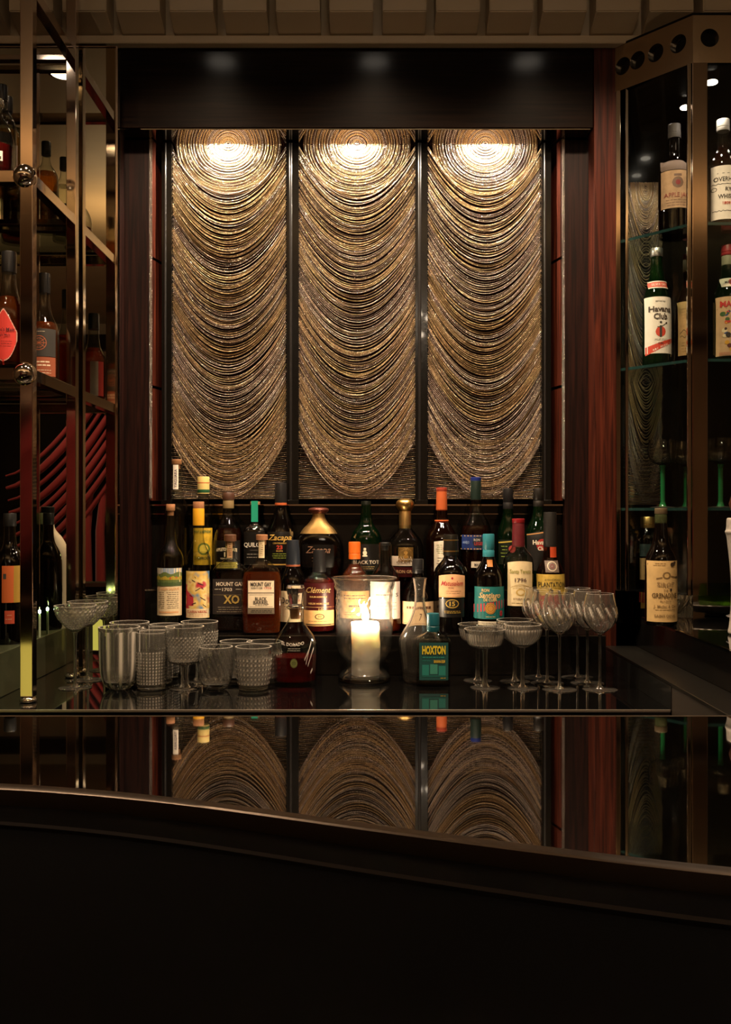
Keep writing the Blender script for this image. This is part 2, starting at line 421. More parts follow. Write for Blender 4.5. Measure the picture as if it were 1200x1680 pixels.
# lintel, columns, pillar
LD = 2.57
bx('trim_2', WX(195, LD), WX(974, LD), LD, 2.86, zz(WZ(210, LD)), zz(1.198), M_LINTEL, bev=.002, kind=S)
bx('trim_3', WX(195, LD), WX(925, LD)+.07, LD+.003, 2.80, zz(WZ(212, LD)), zz(WZ(210, LD))-.0005, M_SOFFIT, kind=S)
cl = empty('trim_4', (0, 0, 0), kind=S)
bx('column_body', -.653, WX(245, 2.635), 2.635, 2.86, .0, zz(.985), M_WOOD, cl, bev=.001)
cr = empty('trim_5', (0, 0, 0), kind=S)
bx('column_body', WX(927, 2.635), .60, 2.635, 2.86, .0, zz(.985), M_WOOD, cr, bev=.001)
bx('trim_6', WX(975, LD), WX(1012, LD), LD, 2.86, 0, zz(1.198), M_WOODR, bev=.002, kind=S)
bx('trim_7', -1.6, WX(195, LD)-.001, 2.462, 2.86, 0, zz(1.14), M_WOOD, kind=S)
# reveals: red panels with recessed joints
for nm, pa, pb in (('trim_12', 250, 265), ('trim_13', 905, 920)):
    rv = empty(nm, (0, 0, 0), kind=S)
    left = nm == 'trim_12'
    xa, xb = (WX(250, 2.636), WX(265, 2.68)) if left else (WX(920, 2.636), WX(905, 2.68))
    zs = [.03, WZ(636, 2.66)-.004, WZ(636, 2.66)+.004, WZ(427, 2.66)-.004, WZ(427, 2.66)+.004, .984]
    for z0, z1 in ((zs[0], zs[1]), (zs[2], zs[3]), (zs[4], zs[5])):
        th = -.006 if left else .006
        V = [(xa, 2.636, z0), (xb, 2.70, z0), (xb+th, 2.70, z0), (xa+th, 2.636, z0)]
        V += [(x, y, z1) for x, y, _ in V]
        mk('reveal_panel', [(x, y, zz(z)) for x, y, z in V], [(0, 1, 2, 3), (7, 6, 5, 4), (0, 4, 5, 1), (1, 5, 6, 2), (2, 6, 7, 3), (3, 7, 4, 0)], M_WOODR, rv, smooth=False)

# ---------------------------------------------------------------- bead curtains (thousands of small beads each: stuff)
OV = np.array([(1, 0, 0), (0, 1, 0), (-1, 0, 0), (0, -1, 0), (0, 0, 1), (0, 0, -1)], float)
OF = np.array([(0, 1, 4), (1, 2, 4), (2, 3, 4), (3, 0, 4), (1, 0, 5), (2, 1, 5), (3, 2, 5), (0, 3, 5)])
M_BG = pm('gold_bead', (.70, .50, .28), .30, 1.0); M_BS = pm('silver_bead', (.74, .63, .55), .27, 1.0)
def beads(name, strands, parent, r=.00205, pit=.0040):
    P_, I_ = [], []
    for pts, mi in strands:
        p = np.array(pts); sg = np.linalg.norm(np.diff(p, axis=0), axis=1); s = np.concatenate([[0], np.cumsum(sg)])
        t = np.arange(random.random()*pit, s[-1], pit)
        P_.append(np.stack([np.interp(t, s, p[:, j]) for j in range(3)], 1)); I_.append(np.full(len(t), mi))
    C_ = np.concatenate(P_); I = np.concatenate(I_); n = len(C_)
    V = (C_[:, None, :]+OV[None]*r).reshape(-1, 3); Fc = (np.arange(n)[:, None, None]*6+OF[None]).reshape(-1, 3)
    me = bpy.data.meshes.new(name)
    me.vertices.add(len(V)); me.vertices.foreach_set('co', V.ravel())
    me.loops.add(Fc.size); me.loops.foreach_set('vertex_index', Fc.ravel().astype(np.int32))
    me.polygons.add(len(Fc)); me.polygons.foreach_set('loop_start', np.arange(0, Fc.size, 3, dtype=np.int32))
    me.polygons.foreach_set('material_index', np.repeat(I, 8).astype(np.int32)); me.polygons.foreach_set('use_smooth', np.ones(len(Fc), bool))
    me.materials.append(M_BG); me.materials.append(M_BS); me.update(); me.validate()
    o = bpy.data.objects.new(name, me); COL.objects.link(o); o.parent = parent; o['kind'] = 'stuff'
    return o
def swags(wd, ztop, zbot, depth, seedn, n=176, k=None):
    """strands in local coords x in [-wd/2, wd/2], z relative"""
    R = random.Random(seedn); st = []
    px = depth/F; Hh = ztop-zbot
    bundle = 0; off = 0; yo = 0; g = 0
    for i in range(n):
        t = i/(n-1)
        if bundle == 0:
            bundle = nb = R.randint(2, 5); off = R.uniform(-.003, .003); yo = R.uniform(-.007, .002); g = R.random() < .48
        bundle -= 1
        pk = (bundle-(nb-1)/2)*-.0016
        ze = ztop-.008-(Hh*.823)*t+off*.4
        zc = ztop-.144*Hh/.957-(Hh*.845)*t+off-pk+R.uniform(-.0006, .0006)
        sk = R.uniform(-.006, .006)
        m_ = 0 if (g if R.random() < .8 else not g) else 1
        pts = []
        for j in range(27):
            u = -1+2*j/26; e = abs(u)**(2.0)
            pts.append((u*wd/2, yo+.0035*math.sin(i*2.4)-.010*(1-u*u), zc+(ze-zc)*e+sk*u*(1-u*u)))
        st.append((pts, m_))
    for i in range(38):                       # crown: concentric swags from the top edge
        a = wd*(.02+.435*i/37)+R.uniform(-.0008, .0008); b = (.005+.135*i/37+R.uniform(-.001, .001))*Hh/.957
        pts = [(a*math.cos(q), -.004-.006*math.sin(-q)+.002*(i % 2), ztop+b*math.sin(q)) for q in np.linspace(-PI, 0, 22)]
        st.append((pts, 0 if R.random() < .6 else 1))
    for i in range(34):                       # nearly straight strands filling the lower corners
        z = zbot+.002+i*.0052
        pts = [(u*wd/2, .012, z-.010*(1-u*u)*min(1, i/6)) for u in np.linspace(-1, 1, 9)]
        st.append((pts, i % 2))
    return st
for k, (a, b) in enumerate(CURT_X):
    side = ('left', 'middle', 'right')[k]
    xc = WX((a+b)/2, CD); wd = (b-a)*CD/F
    cu = empty('bead_curtain', (xc, CD, H), f'{side} panel of gold and silver bead chain swags in the back wall niche', 'curtain', 'bead chain panels above the bottles')
    zt, zb_ = WZ(236, CD), WZ(819, CD)
    beads('bead_strands', swags(wd, zt, zb_, CD, 11+k*5), cu)
    bx('backing_board', -wd/2, wd/2, .025, .035, zb_-.01, zt+.004, pm('backing_black', (.003, .0012, .001), .9, spec=0.0), cu)
# bead strips on the columns standing in for curtain reflections at the reveals
for root, px in ((cl, 247.6), (cr, 924.5)):
    xx = WX(px, 2.635); st = []
    for j in (-1, 0, 1): st.append(([(xx+j*.0028, 2.632-.002*(j == 0), zz(.986)), (xx+j*.0028, 2.632-.002*(j == 0), zz(.035))], 1))
    beads('bead_reflection', st, root, r=.0016, pit=.0036)

# black uprights framing the curtains
def upright(p0, p1, lab):
    d = 2.652; x0, x1 = WX(p0, d), WX(p1, d)
    r = empty('frame_upright', ((x0+x1)/2, d, zz(.02)), lab, 'frame', 'black frame uprights between bead panels'); h = (x1-x0)/2; ht = .984-.02
    bx('post_body', -h, h, .004, .06, 0, ht, M_BLACK, r)
    for q in (-.30,):
        v, f = tube([(q*h, .004, 0), (q*h, .004, ht)], h*.26, 10); mk('half_round', v, f, pm('black_gloss', (.010, .009, .009), .3, coat=.25), r)
    bx('foot_block', -h*1.05, h*1.05, -.004, .05, 0, .012, M_BLACK, r, bev=.001)
for p0, p1, lab in ((265, 281, 'black upright at the left edge of the left bead panel'), (470, 490, 'black upright between the left and middle bead panels'), (682, 702, 'black upright between the middle and right bead panels'), (890, 905, 'black upright at the right edge of the right bead panel')):
    upright(p0, p1, lab)
# sill under the curtains and splash back
sl = empty('trim_8', (0, 0, 0), kind=S)
sx0, sx1 = WX(245, 2.635), WX(927, 2.635)
bx('sill_board', sx0, sx1, 2.66, 2.86, zz(-.02), zz(.0185), M_BLACK, sl)
bx('sill_strip', sx0, sx1, 2.648, 2.66, zz(.0165), zz(.0205), M_CHROME, sl)
bx('sill_strip', sx0, sx1, 2.652, 2.66, zz(-.006), zz(-.0045), M_CHROME, sl)
bx('splash_back', sx0, sx1, 2.668, 2.86, zz(-.40), zz(-.0205), M_BLACK, sl)

# ---------------------------------------------------------------- counters
def counter():
    r = empty('back_counter', (0, 2.2, zz(-.40)), 'long black glass back counter with a thin steel front edge', 'counter')
    bx('counter_top', -2.2, .615, -.19, .45, -.014, 0, M_BLKGLS, r)
    bx('front_strip', -2.2, .615, -.194, -.19, -.0035, .001, M_EDGE, r)
    bx('front_face', -2.2, .615, -.185, .45, -.90, -.0145, M_BLACK, r)
    t = empty('bottle_step', (0, 2.5, zz(-.40)), 'lower black bottle step on the back counter carrying the front row of bottles', 'step')
    bx('step_body', -.64, .59, -.06, .134, 0, .097, M_BLACK, t, bev=.0015)
    t = empty('bottle_step', (0, 2.5, zz(-.40)), 'upper black bottle step carrying the back row of bottles', 'step')
    bx('step_body', -.57, .527, .07, .166, .0972, .200, M_BLACK, t, bev=.0015)
    bx('step_edge', -.57, .527, .0685, .07, .1965, .2005, M_CHROME, t)
counter()
rb = empty('side_ledge', (.65, 2.2, zz(-.40)), 'raised dark steel side ledge running toward the viewer at right', 'ledge')
bx('ledge_top', -.035, .045, -.9, .36, .049, .056, M_STEEL, rb, bev=.001)
bx('ledge_side', -.0345, .045, -.196, .36, 0, .0485, pm('ledge_side_dark', (.012, .012, .011), .2, coat=.5), rb)
bx('ledge_side_panel', -.033, .045, -.9, -.1965, -.9, .0485, pm('ledge_side_brown', (.040, .031, .023), .4), rb)

# left step with bottles on it
lr_ = empty('side_step', (-1.0, 2.2, zz(-.40)), 'olive lacquered bottle step behind the front steel post at far left', 'step')
bx('step_body', -.6, .215, -.185, .245, 0, .097, M_OLIVE, lr_, bev=.002)

# mirror on the left
mr = empty('wall_mirror', (-.607, 2.44, zz(-.40)), 'tall smoked mirror behind the chrome shelves at left', 'mirror')
bx('mirror_pane', -1.2, -.004, 0, .015, 0, 1.538, M_MIRROR, mr)
bx('mirror_frame', -.004, 0.0, -.004, .018, 0, 1.540, M_CHROME, mr)
bx('mirror_frame', -1.2, -.004, -.003, .018, 1.5385, 1.541, M_CHROME, mr)
bx('bevel_strip', WX(61, 2.44)+.607, WX(65, 2.44)+.607, -.002, -.0002, .0, 1.53, M_CHROME, mr)

# chrome shelf unit
su = empty('shelf_unit', (-.71, 2.095, zz(-.40)), 'polished steel shelf frame with ball joints and glass shelves at left', 'shelf')
for y, hw in ((0, .0135), (.315, .012)):
    bx('post', -hw, hw, y-hw, y+hw, .012, 1.9, M_CHROME, su, bev=.0015)
    lathe('post_foot', chaikin([(.012, 0), (.018, .001), (.019, .006), (.014, .012), (.010, .013)], 1), M_CHROME2, su, loc=(0, y, 0))
for z in (.289, .703, 1.10):
    bx('side_rail', -.011, .011, .014, .303, z+.40-.0125, z+.40+.0125, M_CHROME, su, bev=.001)
    bx('front_rail', -.9, -.014, -.0115, .0115, z+.40-.0125, z+.40+.0125, M_CHROME, su, bev=.001)
    bx('back_rail', -.9, -.0125, .306, .327, z+.40-.009, z+.40+.004, M_CHROME, su, bev=.001)
    if z < 1.0:
        bb = lathe('ball_joint', [(.0245*math.sin(q)+1e-4, -.0245*math.cos(q)) for q in np.linspace(0, PI, 22)], M_CHROME2, su, seg=36, loc=(-.004, -.010, z+.40))
        g = bx('glass_shelf', -.9, -.013, .013, .304, z+.40+.0128, z+.40+.0205, M_SHELF, su)
        bx('shelf_edge', -.9, -.013, .0125, .0132, z+.40+.0127, z+.40+.0206, M_SHELFE, g)
SH1, SH2 = .289+.0205, .703+.0205

# ---------------------------------------------------------------- right glass cabinet
cab = empty('glass_cabinet', (.79, 2.40, zz(-.29)), 'angled glass display cabinet with polished bronze header and posts at right', 'cabinet')
CX, CY = .79, 2.40
A = (.645-CX, 2.57-CY); B = (0.0, 0.0); Cc = (.62, 0.0)
def header(p, q, holes, name):
    z0, z1 = WZ(103, 2.40)+.29, WZ(25, 2.40)+.29
    L = math.hypot(q[0]-p[0], q[1]-p[1]); ux, uy = (q[0]-p[0])/L, (q[1]-p[1])/L
    bm = bmesh.new()
    def loop(pts):
        vs_ = [bm.verts.new((s_, 0, z_)) for s_, z_ in pts]
        return [bm.edges.new((vs_[i], vs_[(i+1) % len(vs_)])) for i in range(len(vs_))], vs_
    E = loop([(0, z0), (L, z0), (L, z1), (0, z1)])[0]; rims = []
    for s_, z_, r_ in holes:
        e, v = loop([(s_+r_*math.cos(t), z_+r_*math.sin(t)) for t in np.linspace(0, 2*PI, 28, endpoint=False)]); E += e; rims.append(v)
    bmesh.ops.triangle_fill(bm, use_beauty=True, use_dissolve=False, edges=E)
    for v in rims:
        w2 = [bm.verts.new((a.co.x, .012, a.co.z)) for a in v]
        for i in range(len(v)): bm.faces.new((v[i], v[(i+1) % len(v)], w2[(i+1) % len(v)], w2[i]))
    ex = bxdata(0, L, .012, .016, z0, z1); 
    for v in bm.verts:
        s_, y_ = v.co.x, v.co.y; v.co.x = p[0]+ux*s_-uy*y_; v.co.y = p[1]+uy*s_+ux*y_
    me = bpy.data.meshes.new(name); bm.to_mesh(me); bm.free(); me.materials.append(pm('bronze_header', (.60, .46, .31), .24, 1.0))
    o = bpy.data.objects.new(name, me); COL.objects.link(o); o.parent = cab
    for v in ex.verts:
        s_, y_ = v.co.x, v.co.y; v.co.x = p[0]+ux*s_-uy*y_; v.co.y = p[1]+uy*s_+ux*y_
    me = bpy.data.meshes.new('header_backing'); ex.to_mesh(me); ex.free(); me.materials.append(M_BLACK)
    o2 = bpy.data.objects.new('header_backing', me); COL.objects.link(o2); o2.parent = o
hz = WZ(62, 2.40)+.29
Lab = math.hypot(*A)
def s_of(px):      # position along panel A->B whose projection falls on px
    for s in np.linspace(0, 1, 400):
        X = .645+.145*s; D = 2.57-.17*s
        if 600+X*F/D >= px: return s*Lab
hol = [(s_of(p), hz, .0222) for p in (1022, 1046, 1076, 1113)]
header(A, B, hol, 'header_panel')
header(B, Cc, [(WX(1165, 2.40)-CX+.11*i, hz, .0222) for i in range(5)], 'header_panel')
def slab(name, pts, z0, z1, m, parent=cab):
    n = len(pts); V = [(x, y, z0) for x, y in pts]+[(x, y, z1) for x, y in pts]
    Fc = [tuple(range(n))[::-1], tuple(range(n, 2*n))]+[(i, (i+1) % n, n+(i+1) % n, n+i) for i in range(n)]
    return mk(name, V, Fc, m, parent, smooth=False)
foot = [A, B, Cc, (.62, .44), (A[0], .44)]
ins = [(A[0]+.006, A[1]+.006), (.004, .006), (.62, .006), (.62, .43), (A[0]+.006, .43)]
slab('cabinet_top', foot, WZ(25, 2.4)+.29, WZ(25, 2.4)+.296, M_BLACK)
slab('inner_ceiling', ins, WZ(103, 2.4)+.291, WZ(103, 2.4)+.30, M_BLACK)
slab('plinth', foot, .006, .088, pm('plinth_mirror', (.40, .36, .30), .03, 1.0))
slab('base_board', ins, .0885, .094, M_BLKGLS)
for z in (.010, .370, .700):
    g = slab('glass_shelf', ins, z+.29-.008, z+.29, M_SHELF)
    mk('shelf_edge', [(ins[i][0]-.0005, ins[i][1]-.0008, q) for i in (0, 1, 2) for q in (z+.2835, z+.2905)], [(0, 2, 3, 1), (2, 4, 5, 3)], M_SHELFE, g, smooth=False)
px_, py_ = (B[0]-A[0])/Lab, (B[1]-A[1])/Lab
zt = WZ(103, 2.4)+.29
bx('corner_post', -.002, .035, -.002, .014, .088, zt, M_CHROME, cab, bev=.0015)
bx('edge_strip', -.012, -.003, .003, .012, .088, zt, M_CHROME2, cab, bev=.001)
bx('side_post', A[0]-.0005, A[0]+.011, A[1]-.012, A[1]+.004, .088, zt, M_CHROME, cab, bev=.001)
bx('edge_strip', A[0]+.021, A[0]+.028, A[1]-.024, A[1]-.016, .088, zt, M_CHROME2, cab, bev=.001)
for p, q in (((A[0]+.028, A[1]-.02), (-.012, .006)), ((.036, .004), (.62, .004))):
    mk('glass_pane', [(p[0], p[1], .09), (q[0], q[1], .09), (q[0], q[1], zt), (p[0], p[1], zt), (p[0], p[1]+.004, .09), (q[0], q[1]+.004, .09), (q[0], q[1]+.004, zt), (p[0], p[1]+.004, zt)],
       [(0, 1, 2, 3), (7, 6, 5, 4), (0, 3, 7, 4), (1, 5, 6, 2)], M_PANE, cab, smooth=False)
mk('back_panel', [(A[0], .43, .09), (.62, .43, .09), (.62, .43, zt), (A[0], .43, zt), (A[0], .439, .09), (.62, .439, .09), (.62, .439, zt), (A[0], .439, zt)], [(0, 1, 2, 3), (7, 6, 5, 4), (0, 4, 5, 1), (2, 6, 7, 3)], M_BLACK, cab, smooth=False)
M_LIT = pm('lit_lens', (1.0, .85, .68), .5, emit=14)
for i, (x, y) in enumerate(((.865-CX, 2.486-CY), (.85-CX, .24), (1.05-CX, .10))):
    lathe('cabinet_light', [(.016, -.010), (.022, -.009), (.022, 0)], M_CHROME2, cab, loc=(x, y, zt), cap0=True)
    lathe('light_lens', [(.014, -.0125), (.015, -.0102)], M_LIT, cab, loc=(x, y, zt))
# narrow bead panel modelled in place of the main curtain's reflection
cdp = 2.80; xa, xb = WX(1031, cdp), WX(1086, cdp)
cu = empty('bead_curtain', ((xa+xb)/2, cdp, H), 'narrow bead chain panel standing in for the curtain reflection in the glass cabinet', 'curtain')
st = swags(xb-xa, WZ(300, cdp), WZ(828, cdp), cdp, 77, n=110)
beads('bead_strands', st, cu)
lamp('cabinet_spot', 'SPOT', (WX(1058, 2.76), 2.745, zz(WZ(290, 2.76))), .6, (1.0, .85, .6), .006, (WX(1058, 2.8), 2.80, zz(.6)), 120, .9)  # added lamp without a fitting, brightens the stand-in panel
# black ledge in front of the cabinet
lg = empty('cabinet_ledge', (.9, 2.3, zz(-.40)), 'glossy black ledge with two inlaid steel lines below the cabinet', 'ledge')
slab('ledge_body', [(-.204, .10), (-.204, .262), (1.0, .262), (1.0, -.9), (-.204, -.9)], .0, .1299, M_BLACK, lg)
slab('ledge_surface', [(-.204, .10), (-.204, .27), (1.0, .27), (1.0, -.9), (-.204, -.9)], .130, .1345, M_BLKGLS, lg)
bx('inlay_line', -.196, -.194, -.9, .26, .1342, .1350, M_CHROME, lg)
bx('inlay_line', -.204, -.202, -.9, .26, .1342, .1352, M_CHROME, lg)
LZ = -.40+.1352

# ---------------------------------------------------------------- bar in the foreground
BZ = -.254
curve = [(-420, 1278), (-200, 1280), (0, 1286), (150, 1296), (300, 1311), (450, 1331), (600, 1352), (750, 1372), (900, 1391), (1050, 1409), (1200, 1425), (1400, 1443), (1700, 1462)]
near = [(WX(p, -BZ*F/(q-840)), -BZ*F/(q-840)) for p, q in curve]
near = chaikin(near, 2)
br = empty('bar', (0, 1.0, H+BZ), 'mirror black curved bar in the foreground with padded black armrest', 'bar')
n = len(near)
V = [(x, y-1.0, 0) for x, y in near]+[(x, 1.238-1.0, 0) for x, y in near]; V += [(x, y, -.02) for x, y, _ in V]
Fc = [(i, i+1, n+i+1, n+i) for i in range(n-1)]+[(n+i, n+i+1, 3*n+i+1, 3*n+i) for i in range(n-1)]
mk('bar_surface', V, Fc, pm('bar_black_glass', (.004, .0035, .003), .006, spec=1.0, ior=2.3, coat=1.0), br, sharp=30)
bx('far_edge_strip', -1.5, 1.3, .238, .2405, -.006, .0004, M_EDGE, br)
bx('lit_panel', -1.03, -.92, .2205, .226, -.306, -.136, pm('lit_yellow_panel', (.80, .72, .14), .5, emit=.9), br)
V = []; prof = [(-.0005, .0006), (.001, .0012), (.0105, .0), (.0125, -.0012), (.0125, -.02)]
for x, y in near:
    for s_, z_ in prof: V.append((x, y-1.0-s_, z_))
m_ = len(prof)
mk('edge_trim', V, [(i*m_+j, i*m_+j+1, (i+1)*m_+j+1, (i+1)*m_+j) for i in range(n-1) for j in range(m_-1)], pm('trim_bronze', (.20, .16, .13), .34, 1.0), br, sharp=25)

V = []; prof = chaikin([(.013, -.006), (.016, -.004), (.05, .000), (.09, -.006), (.13, -.020), (.2, -.036), (.32, -.045), (.40, -.06), (.44, -.10), (.44, -.30)], 2)
for x, y in near:
    for s_, z_ in prof: V.append((x, y-1.0-s_, z_-.01))
m_ = len(prof)
pad = mk('padding', V, [(i*m_+j, i*m_+j+1, (i+1)*m_+j+1, (i+1)*m_+j) for i in range(n-1) for j in range(m_-1)], M_LEATHER, br)
V = []
for x, y in near: V += [(x, y-1.075-.003, -.0115), (x, y-1.075, -.0095), (x, y-1.075+.003, -.0112)]
mk('piping', V, [(i*3+j, i*3+j+1, (i+1)*3+j+1, (i+1)*3+j) for i in range(n-1) for j in range(2)], pm('piping_leather', (.006, .003, .0025), .6, spec=.15), pad)
bx('bar_body', -1.5, 1.3, -.05, .22, -H-BZ, -.021, M_WOOD, br)

# ---------------------------------------------------------------- candle vase
D = 2.365; k = D/F; zb = -.40
vz = empty('hurricane_vase', (WX(598, D), D, zz(zb)), 'wavy clear glass hurricane vase on a foot holding the burning candle', 'vase')
def Y(y): return WZ(y, D)-zb
out = chaikin([(.030, Y(1117)), (.060, Y(1117)), (.0625, Y(1110)), (.058, Y(1104)), (.042, Y(1094)), (.040, Y(1088)), (.055, Y(1076)), (.066, Y(1060)), (.067, Y(1030)), (.066, Y(990)), (.067, Y(965)), (.076, Y(949)), (.077, Y(947.6))], 2); out = dense(out, .0025)
def hammer(t, i, z): return 1+(.018*math.sin(13*t+50*z)*math.sin(z*190+3*t)+.012*math.sin(23*t+70*z)*math.sin(z*120) if .055 < z < .232 else 0)
inn = [(max(.002, r-.0035), z) for r, z in out[::-1] if z > .014]
vf = loft([(z, r, r, 2) for r, z in out], 72, hammer, cap1=False); mk('glass_body', vf[0], vf[1], M_VASE, vz, sharp=60)
vf = loft([(z, r, r, 2) for r, z in inn]+[(.012, .03, .03, 2)], 72, hammer, cap0=False); mk('inner_wall', vf[0], vf[1], M_VASE, vz, sharp=60)
lathe('rim', [(.0765+.0016*math.cos(q), Y(948)+.0016*math.sin(q)) for q in np.linspace(0, 2*PI, 12)], M_GLASS, vz, seg=60, cap0=False, cap1=False)
lathe('foot', chaikin([(.02, 0), (.058, 0), (.0625, .003), (.0635, .007), (.060, .0115), (.045, .012), (.005, .012)], 2), glassmat('foot_glass', (.97, .97, .95), .0), vz, seg=48)
cdl = empty('candle', (WX(600, D), D, zz(zb)+.0125), 'thick ivory pillar candle burning inside the glass vase', 'candle')
mw, nt, o_ = newmat('candle_wax'); b = nt.nodes.new('ShaderNodeBsdfPrincipled'); nt.links.new(b.outputs[0], o_.inputs[0])
b.inputs['Base Color'].default_value = (.93, .88, .79, 1); b.inputs['Roughness'].default_value = .5
b.inputs['Subsurface Weight'].default_value = 1.0; b.inputs['Subsurface Radius'].default_value = (.03, .028, .026); b.inputs['Subsurface Scale'].default_value = 1.0
hc = Y(1020)-.0125
def notch(t, i, z): return 1+.05*(math.sin(3*t+1)*math.sin(z*190))*(z > .03)
lathe('wax_body', chaikin([(.031, 0), (.0335, .002), (.0335, .03), (.034, hc*.7), (.0335, hc-.004), (.032, hc), (.027, hc-.001), (.018, hc-.008), (.004, hc-.010)], 1), mw, cdl, seg=40, fl=notch)
v, f = tube([(0, 0, hc-.01), (.001, 0, hc), (.002, 0, hc+.006)], .0011, 6); mk('wick', v, f, K_BLACK, cdl)
lathe('flame', chaikin([(.0005, hc+.001), (.0075, hc+.007), (.009, hc+.014), (.0055, hc+.026), (.0004, hc+.038)], 2), pm('flame', (1.0, .76, .52), .5, emit=720), cdl, seg=16)

# ---------------------------------------------------------------- bottles of the front row
Z1, Z2 = -.40+.097, -.40+.200
cork = pm('cork', '9c6a45', .8, noise=.2, nscale=300)
def lab_landscape(p):
    p.band(-20, 20, 944, 931, P('8fa0b4')); p.band(-20, 20, lambda x: 960, lambda x: 939+2*math.sin(x*.3), P('5a6b34'), 2)
    p.band(-20, 20, 950, lambda x: 945+1.5*math.sin(x*.5+1), P('a8952f'), 3); p.band(-20, 20, 960, lambda x: 954+math.sin(x*.7), P('3f5328'), 4)
    p.disc(4, 947, 1.6, P('b4532e'), 5); p.disc(13, 946, 1.2, P('b4532e'), 5)
    p.text('CLAIRIN SAJOUS', 0, 964.5, 34, 4.2, P('c98e55')); p.scribble(-17, -6, 969, 997, P('6b5a48'), 9, 3); p.scribble(-3, 16, 969, 997, P('6b5a48'), 9, 4)
    p.band(-16, 16, 1004, 1001, P('d9a878'), 2)
bottle('rum_bottle', 'clear bottle with green landscape label, leftmost in the front row', 280, 2.49, Z1,
       [(1038, 21.5), (925, 21.5), (908, 20), (894, 10), (880, 8.2), (845, 7.5), (838, 8.5), (831, 8.5)], G_CLEAR, liquid=L_CLEAR, level=896,
       cap=[('cork', 827, 838, 7.2, cork)], labels=[(-20, 20, 931, 1008, paper('e2cfa8'), lab_landscape)])
m_ab, nt, o_ = newmat('abstract_label_art'); b = nt.nodes.new('ShaderNodeBsdfPrincipled'); nt.links.new(b.outputs[0], o_.inputs[0])
tc = nt.nodes.new('ShaderNodeTexCoord'); vo = nt.nodes.new('ShaderNodeTexVoronoi'); vo.inputs['Scale'].default_value = 55
nz = nt.nodes.new('ShaderNodeTexNoise'); nz.inputs['Scale'].default_value = 28; rp = nt.nodes.new('ShaderNodeValToRGB')
for q, cc in ((.0, '1c2c66'), (.36, '5a86a8'), (.46, 'd9b45a'), (.54, 'e6cf8a'), (.62, 'b52a3c')):
    e = rp.color_ramp.elements.new(q) if q not in (0.0,) else rp.color_ramp.elements[0]; e.color = (*rgb(cc), 1)
rp.color_ramp.elements[-1].color = (*rgb('8c1f2c'), 1)
nt.links.new(tc.outputs['Object'], nz.inputs['Vector']); nt.links.new(nz.outputs[0], rp.inputs[0]); nt.links.new(rp.outputs[0], b.inputs['Base Color'])
def lab_art(p):
    for x, y, dx, dy in ((-8, 950, 6, 4), (-3, 945, 2, 9), (2, 955, 9, 3), (8, 962, 3, 9), (-2, 968, 8, -4), (6, 978, 8, 5), (-12, 975, 5, 3), (10, 990, -5, 6), (-8, 990, 7, -3)):
        p.band(x, x+abs(dx), lambda q, y=y, dy=dy, x=x: y+dy*(q-x)/7+.7, lambda q, y=y, dy=dy, x=x: y+dy*(q-x)/7-.7, P('1d1514'), 2, 3)
    p.band(-18, -5, lambda x: 992, lambda x: 966+.9*(x+18), P('b5283c'), 1); p.band(-18, 18, 1012, 997, P('e3cfa6'), 2)
    p.text('CLAIRIN VAVAL', 0, 1001.5, 33, 4.6, P('a8382e')); p.scribble(-14, 14, 1005, 1010, P('a8382e'), 2, 9, .6)
bottle('rum_bottle', 'clear bottle with yellow capsule and colourful abstract art label in the front row', 326, 2.495, Z1,
       [(1038, 20.5), (928, 20.5), (908, 18), (892, 10), (880, 8.2), (862, 8), (834, 8)], G_CLEAR, liquid=L_CLEAR, level=905,
       cap=[('capsule', 834, 862, 9.4, pm('yellow_wax', 'd9a01e', .45)), ('ring', 823, 835, 9, cork)],
       labels=[(-19, 19, 936, 1012, m_ab, lab_art)])
wd_ = pm('cap_wood', '5b3a25', .5)
def lab_xo(p):
    w_ = P('cfc4b0'); p.text('MOUNT GAY', 2, 957, 46, 6, w_, bold=.03); p.text('1703', -3, 966, 16, 5, w_, bold=.02); p.scribble(-24, -13, 963, 968, w_, 1, 1); p.scribble(8, 20, 963, 968, w_, 1, 2)
    p.band(-25, 27, 975, 974.5, P('8a7a58'), 2); p.text('XO', 4, 982, 26, 13, P('b39a4e'), bold=.03); p.scribble(-20, 22, 993, 1004, P('8d8570'), 3, 5)
bottle('rum_bottle', 'dark rum bottle with brown label and gold XO letters', 378, 2.528, Z1,
       [(1037, 30), (1000, 32), (945, 32), (930, 26), (919, 10), (912, 7.5), (895, 7.5), (880, 7.5)], G_CLEAR, .46, 5, L_DARK, 1006,
       cap=[('cork', 877, 888, 10, wd_)],
       labels=[(-27, 27, 949, 1006, pm('label_brownblack', '241c18', .6), lab_xo), (-4.5, 4.5, 885, 915, paper('a9865c'), lambda p: p.scribble(-3, 3, 888, 912, P('4a3522'), 7, 3), 'neck_label')])
def lab_bb(p):
    k_ = P('2a221d'); p.band(-21, 21, 971, 952, paper('ead9bb'), 1); p.text('MOUNT GAY', 0, 957.5, 34, 6.2, k_, bold=.03); p.text('BARBADOS RUM', -7, 963.6, 18, 2.6, k_); p.text('1703', 11, 963.6, 12, 3, P('b8372e'))
    p.band(-21, 21, 996, 972.5, paper('ead9bb'), 1); p.band(-19, 19, 975, 974.5, k_, 2, 2); p.band(-19, 19, 994.2, 993.7, k_, 2, 2)
    p.text('BLACK', 0, 981.3, 19, 5.6, k_, bold=.02); p.text('BARREL', 0, 987.3, 25, 5.6, k_, bold=.02); p.scribble(-10, 10, 991, 993, k_, 1, 4, .6)
    p.band(-21, 21, 1005, 997.5, P('6d6250'), 1); p.scribble(-18, 18, 999, 1004, P('251f1a'), 2, 6, 1.1)
